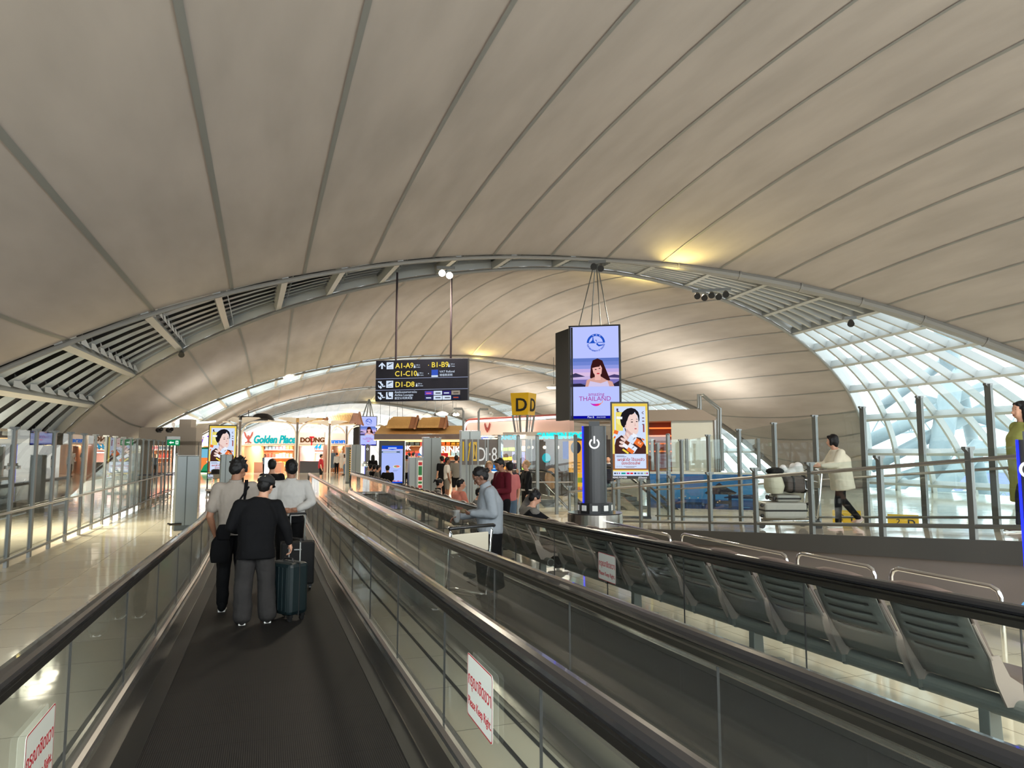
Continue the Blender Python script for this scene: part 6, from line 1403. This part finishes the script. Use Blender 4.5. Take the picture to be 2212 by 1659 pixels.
u = Vector((math.cos(LEFTF), math.sin(LEFTF), 0)); fdir = Vector((-math.sin(LEFTF), math.cos(LEFTF), 0))
cp = Vector((RP.x, RP.y, 0))+fdir*.88; cz = RZ(cp.y)
trolley('loaded luggage trolley pushed by the woman in the cream shirt', (cp.x, cp.y, cz+.004), LEFTF, 1.0)
def onc(f, s, z): q = cp+fdir*f+u*s; return (q.x, q.y, cz+z)
SILV = mat('silver_suitcase', rgb(176,172,164), .4)
def lying(label, loc, rz, L, W, Hh, m, name='suitcase', cat='suitcase'):
    t = thing(name, label, cat, loc, rz); g = MB(); g.box((0, 0, Hh/2), (W, L, Hh)); g.build('shell', m, t, bevel=.04)
    g = MB(); g.box((0, 0, Hh/2), (W+.01, L+.01, .03)); g.build('dark_trim_band', blackm, t, bevel=.004)
    for s in (-1, 1):
        for q in (.05, Hh-.05):
            w_ = MB(); w_.sphere((s*(W/2-.06), L/2+.03, q), .032, 10, 8); w_.build('wheel', black, t)
    return t
lying('silver hard suitcase with black wheels lying on the loaded trolley', onc(.18, 0, .19), LEFTF, .72, .48, .27, SILV)
lying('second silver suitcase lying on top of the lower one on the loaded trolley', onc(.12, 0, .465), LEFTF, .40, .45, .12, mat('silver_suitcase_b', rgb(160,158,152), .45))
t = thing('canvas_bag', 'grey brown striped canvas bag stacked on the loaded trolley', 'bag', onc(-.08, 0, .60), LEFTF); g = MB(); etube(g, [(0,-.20,.16), (0,0,.16), (0,.20,.16)], [.20,.22,.20], [.13,.15,.13], (1,0,0), pw=3.5); g.build('bag_body', mat('canvas_brown', rgb(88,78,74), .8), t, remesh=.014)
g = MB()
for y in (-.1, .1): etube(g, [(0,y-.012,.16), (0,y+.012,.16)], [.224]*2, [.154]*2, (1,0,0), pw=3.5)
g.build('bag_bands', blackm, t)
t = thing('tote_bag', 'large pale beige bag at the front of the loaded trolley', 'bag', onc(.28, 0, .60), LEFTF); g = MB(); etube(g, [(0,0,0), (0,0,.12), (0,.02,.26), (0,.02,.34)], [.17,.21,.19,.12], [.12,.16,.14,.09], (1,0,0)); g.build('bag_body', mat('beige_bag', rgb(206,200,178), .7), t, remesh=.014)
t = thing('plastic_bag', 'white crumpled plastic bag on top of the luggage pile', 'bag', onc(-.02, 0, .91), LEFTF); g = MB()
for k in range(9): g.sphere((random.uniform(-.1,.1), random.uniform(-.14,.14), random.uniform(.02,.14)), random.uniform(.06,.10), 8, 6)
g.build('bag_body', mat('white_plastic_film', rgb(214,212,210), .35), t, remesh=.016, sm=1)
t = thing('cloth_bundle', 'black folded jacket lying on the beige bag', 'jacket', onc(.26, 0, .93), LEFTF); g = MB(); g.sphere((0,0,.05), 1, 12, 8, sx=.14, sy=.16, sz=.07); g.build('jacket', BKC, t, remesh=.016)
# -- walker at the right edge
q = spot(2214, 8.95); z = RZ(q[1])
t, J, hp = person('person in a yellow green dress walking past the right edge of the picture', (q[0], q[1], z+.004), LEFTF-.15, 1.66, dict(el_l=(-.13,.0,.63), wr_l=(-.135,.05,.485), kn_l=(-.05,.07,.285), an_l=(-.05,.09,.048), an_r=(.05,-.16,.08), kn_r=(.05,-.02,.285)), top=YGR, bottom=NVY, hairstyle='long', res=2, sleeve='short', hem=.22, topfit=1.45, shoes=mat('shoe_dark_maroon', rgb(50,26,30), .5), sole=white)
g = MB(); w_ = J['wr_l']; g.tube([w_+Vector((.026*math.cos(a), .026*math.sin(a), .03)) for a in [2*PI*k/12 for k in range(13)]], .006, 6); g.build('bracelet', white, t)
# -- seated and standing people beyond the walkways
def seated(label, px, D, rz, H=1.68, **k):
    q = spot(px, D); return person(label, (k.pop('X', q[0]), q[1], FZ(q[1])+.03), rz, H, base=SIT, **k)
t, J, hp = seated('man in grey shirt and black jacket seated with his back to the walkway', 1128, 11.4, -PI/2+.15, 1.70, pose=dict(head=(.0,.03,.675), neck=(0,-.01,.58), el_l=(-.20,.04,.60), wr_l=(-.10,.05,.70), el_r=(.17,.08,.42)), top=GRY, bottom=BKC, hairstyle='tousled', res=2, pitch=-.3, yaw=-.3, b=1.1, topfit=1.15, sleeve='long', X=4.12)
g = MB(); etube(g, [J['chest']+Vector((.06,-.02,-.22)), J['chest']+Vector((.07,-.03,.0)), J['sh_r']+Vector((-.01,-.01,-.02))], [.15,.14,.09], [.14,.14,.09], (1,0,0)); g.capsule(J['sh_r']+Vector((-.02,0,-.02)), J['el_r']+Vector((.06,.06,-.02)), .085, .09, 12); g.build('jacket', BKC, t, remesh=.016)
t = thing('paper_bag', 'crumpled brown paper bag on the end seat of the bench', 'bag', (4.22, 9.45, FZ(9.4)+.46)); g = MB()
for k in range(8): g.sphere((random.uniform(-.07,.07), random.uniform(-.06,.06), random.uniform(.04,.14)), random.uniform(.05,.085), 8, 6)
g.build('bag_body', mat('kraft_paper', rgb(196,158,110), .75), t, remesh=.016, sm=1)
seated('man in a peach shirt seated and looking to the right', 968, 16.0, -PI/2+.35, 1.70, top=PEA, bottom=GRY, hairstyle='short', res=2, yaw=-.5, b=1.08, X=4.25, skin=SKIN)
seated('girl with a ponytail seated behind the walkway', 934, 18.0, -PI/2-.1, 1.60, top=GRY, bottom=BKC, hairstyle='pony', res=2, pitch=-.25, X=4.25, collar=BKC)
seated('dark haired child seated with the back of the head towards the walkway', 991, 14.9, -PI/2-.5, 1.50, top=GRY, bottom=BKC, hairstyle='short', res=2, X=4.35)
seated('dark haired passenger seated half behind the woman in the grey jumper', 1010, 15.6, -PI/2+.2, 1.72, top=BKC, bottom=BKC, hairstyle='short', res=1, X=4.9)
def stand(label, px, D, rz, H=1.7, **k):
    q = spot(px, D); return person(label, (q[0], q[1], FZ(q[1])), rz, H, **k)
stand('man in a maroon shirt standing and looking down, behind the grey jumper woman', 1086, 14, LEFTF+.6, 1.82, top=MAR, bottom=BKC, res=2, sleeve='long', pitch=-.4, pose=dict(head=(0,.04,.915), el_l=(-.14,.02,.64), wr_l=(-.07,.15,.63), el_r=(.14,.02,.64), wr_r=(.07,.15,.60)), skin=SKIN2, b=1.05)
stand('person in pink standing behind the man in the maroon shirt', 1101, 15.2, .2, 1.72, top=PINK, bottom=JEAN, res=1)
stand('blonde person half hidden left of the man in the maroon shirt', 1057, 17, PI-.4, 1.70, top=WHC, bottom=JEAN, hair=HAIRD, hairstyle='bob', res=1)
t, J, hp = stand('blonde woman in a black top holding up a cup', 1137, 18.2, LEFTF+.3, 1.70, top=BKC, bottom=BKC, hair=HAIRD, hairstyle='bun', res=2, sleeve='long', topfit=1.15, pose=dict(el_r=(.16,.07,.66), wr_r=(.13,.10,.79), el_l=(-.14,.05,.64)), hem=.56)
g = MB(); etube(g, [J['pelvis']+Vector((0,0,.02)), J['pelvis']+Vector((0,0,.10))], [.165]*2, [.128]*2); g.build('white_sash', WHC, t)
stand('man in a white tee and black cap beyond the benches', 966, 26, -PI/2, 1.70, top=WHC, bottom=GRY, legs='shorts', res=1, skin=SKIN3, yaw=-.3)
stand('man in a grey shirt with a cross strap, back turned', 986, 27, -.3, 1.76, top=GRY, bottom=BKC, legs='shorts', res=1)
stand('person in a black shirt at the left of the man in the white tee', 955, 28, .4, 1.72, top=BKC, bottom=BKC, res=1)
stand('man in a red shirt and black shorts standing before the shops', 694, 41, RIGHTF+.3, 1.72, top=REDC, bottom=BKC, legs='shorts', res=1, b=1.1, belly=.02)
stand('man in a white shirt and black trousers walking towards the shops', 728, 58, .2, 1.74, top=WHC, bottom=BKC, res=1, sleeve='long')
stand('woman in a pale top and jeans beside the striped column', 745, 55, LEFTF, 1.62, top=WHC, bottom=JEAN, hairstyle='long', res=1)
stand('man in a white shirt behind the right edge of the menu screen', 879, 34, -.4, 1.72, top=WHC, bottom=BKC, res=1)
stand('long haired woman standing left of the menu screen', 806, 36, .2, 1.72, top=BKC, bottom=BKC, hairstyle='long', res=1)
stand('person in dark clothes at the cafe counter', 1112, 26, .1, 1.80, top=NVY, bottom=GRY, res=1)
stand('man in a dark suit near the large totem', 1314, 25.5, PI*.8, 1.76, top=NVY, bottom=NVY, res=1, sleeve='long', collar=WHC)
stand('person in blue grey before the Golden Place shelves', 573, 56, 2.6, 1.64, top=JEAN, bottom=BKC, hairstyle='long', res=1)
stand('dark haired person by the fire notice column, left one', 884, 42, 1, 1.80, top=BKC, bottom=BKC, res=1)
stand('dark haired person by the fire notice column, right one', 893, 42.5, -1, 1.82, top=WHC, bottom=BKC, res=1)
for i, (px, D, dx, tp, hs_) in enumerate(((765,31,.15,WHC,'short'),(777,30,.2,BKC,'short'),(786,29,.15,GRY,'short'),(804,28.4,.4,BKC,'short'))):
    seated(['man in white seated furthest left by the striped column','person in black seated second from the striped column','person in grey seated left of the broad black back','person with a broad black back seated beside the menu screen'][i], px, D, (-PI/2+.4, -PI/2+.6, -PI/2, .1)[i], 1.74, top=tp, bottom=BKC, hairstyle=hs_, res=1, X=4.45+(.0 if i < 3 else .25), b=1.15 if i == 3 else 1)
# mannequins in the clothes shop
MQ = mat('mannequin_white', rgb(226,220,214), .4)
for i, (px, c) in enumerate(((719, JEAN), (739, WHC))):
    q = spot(px, 62); t, J, hp = person(['headless looking shop mannequin in blue, left of the walking man', 'white shop mannequin right of the walking man'][i], (q[0], q[1], .25), 2.8, 1.75, top=c, bottom=c, hairstyle=None, hair=MQ, skin=MQ, face=False, res=1, shoes=None, name='mannequin', legs='skirt')
    g = MB(); g.lathe([(0,0),(.25,0),(.24,.02),(0,.02)], c=(0,0,-.25)); g.cyl((0,0,-.24), (0,0,.1), .02); g.build('stand', steel, t)
# cart with a dark hat on it by the left totem
q = spot(468, 32); trolley('small trolley with a dark hat on it by the distant totem', q, 2.8, .95)
c = atD(466, 1024, 31.4); g = MB(); g.lathe([(0,0),(.34,.0),(.33,.03),(.20,.06),(.19,.18),(.12,.22),(0,.22)]); o = g.build('hat', blackm, smooth=True); o.location = c; tag(o, 'wide dark hat resting on the small trolley by the distant totem', 'hat')
# ---------------------------------------------------------------- lamps and added fill lights for the hall
def lamp(kind, name, loc, energy, col=(1,.86,.68), rot=None, size=.3, spot_=2.6, blend=.6, size_y=None):
    d = bpy.data.lights.new(name, kind); d.energy = energy; d.color = col
    if kind == 'SPOT': d.spot_size = spot_; d.spot_blend = blend; d.shadow_soft_size = size
    elif kind == 'AREA': d.size = size; d.shape = 'RECTANGLE' if size_y else 'SQUARE'; d.size_y = size_y or size
    else: d.shadow_soft_size = size
    o = bpy.data.objects.new(name, d); COL.objects.link(o); o.location = loc
    if rot is not None: o.rotation_euler = rot
    return o
# uplights at the crown of each arch wash the membrane yellow
for m in range(0, 5):
    a = PI/2-.06; p = edge(a, 0, m)
    for k, dy in ((-1, -1), (1, 1)):
        lamp('SPOT', 'crown_uplight', p+Vector((.6, k*.9, -.75)), 340, (1,.78,.26), (PI-k*.85, 0, 0), .15, 2.2, .9)
# floodlights under the arches shine down on the floor
for m in (-1, 0, 1, 2):
    for X, e in ((-5, 4200), (4.5, 2300), (13, 2500)):
        p = edge(math.acos(max(-1, min(1, (X-PR[0])/PR[1]))), 0, m); lamp('SPOT', 'arch_floodlight', p+Vector((0, -.6, -.7)), e, (1,.88,.68), (0, 0, 0), .5, 3.0, 1)
# fill spots without fixtures, added to brighten the membranes beyond the first arch
for m in (1, 2, 3, 4):
    for X, e in ((-2, 240), (5, 320), (12, 480), (16, 700), (21, 1400)):
        lamp('SPOT', 'membrane_fill_spot', (X, 20+PR[4]*(m-.5), 2.4), e*1.25, (1,.93,.82), (PI, 0, 0), .5, 2.8, 1)
# shop ceilings
for px0, px1, D, e, c in ((405,508,62,500,(1,.86,.74)),(527,636,63,700,(1,.80,.62)),(646,700,64,500,(1,.90,.86)),(716,745,65,200,(1,.85,.7)),(838,1004,60,700,(1,.76,.5)),(1010,1220,44,500,(1,.82,.7)),(1080,1240,30.5,160,(1,.82,.66))):
    c0 = atD((px0+px1)/2, 972, D); w = (px1-px0)/F_PX*D
    lamp('AREA', 'shop_ceiling_light', (c0.x, c0.y, 2.3 if D > 50 else 2.6), e, c, (0, 0, 0), w*.8, size_y=2.0)
# fill lights added in front of the fascias to brighten them
for px0, px1, D, z, e in ((405,508,58,3.3,80),(527,636,58,3.2,90),(646,700,59,3.2,50),(716,745,60,3.2,30),(1010,1220,40,2.9,90)):
    c0 = atD((px0+px1)/2, 972, D); lamp('AREA', 'fascia_fill_light', (c0.x, c0.y, z-.25), e, (1,.86,.76), (PI*.82, 0, -YAW), (px1-px0)/F_PX*D*.9, size_y=.2)

# fill spots added to brighten the shop fronts and their white posts
for X in (-5, 1, 8, 15):
    lamp('SPOT', 'fill_spot', (X, 40, 6.0), 1700, (1,.90,.76), (math.radians(76), 0, 0), .2, 1.7, .8)
lamp('SPOT', 'fill_spot', (-2.6, 17.5, 5.6), 650, (1,.90,.78), (math.radians(68), 0, .12), .2, 1.5, .8)  # added spot that brightens the grey portal on the left
lamp('SPOT', 'fill_spot', (4.5, 18.5, 6.4), 500, (1,.90,.78), (math.radians(60), 0, -.2), .2, 1.7, .8)  # added spot of the same kind, aimed down the hall
# ---------------------------------------------------------------- done
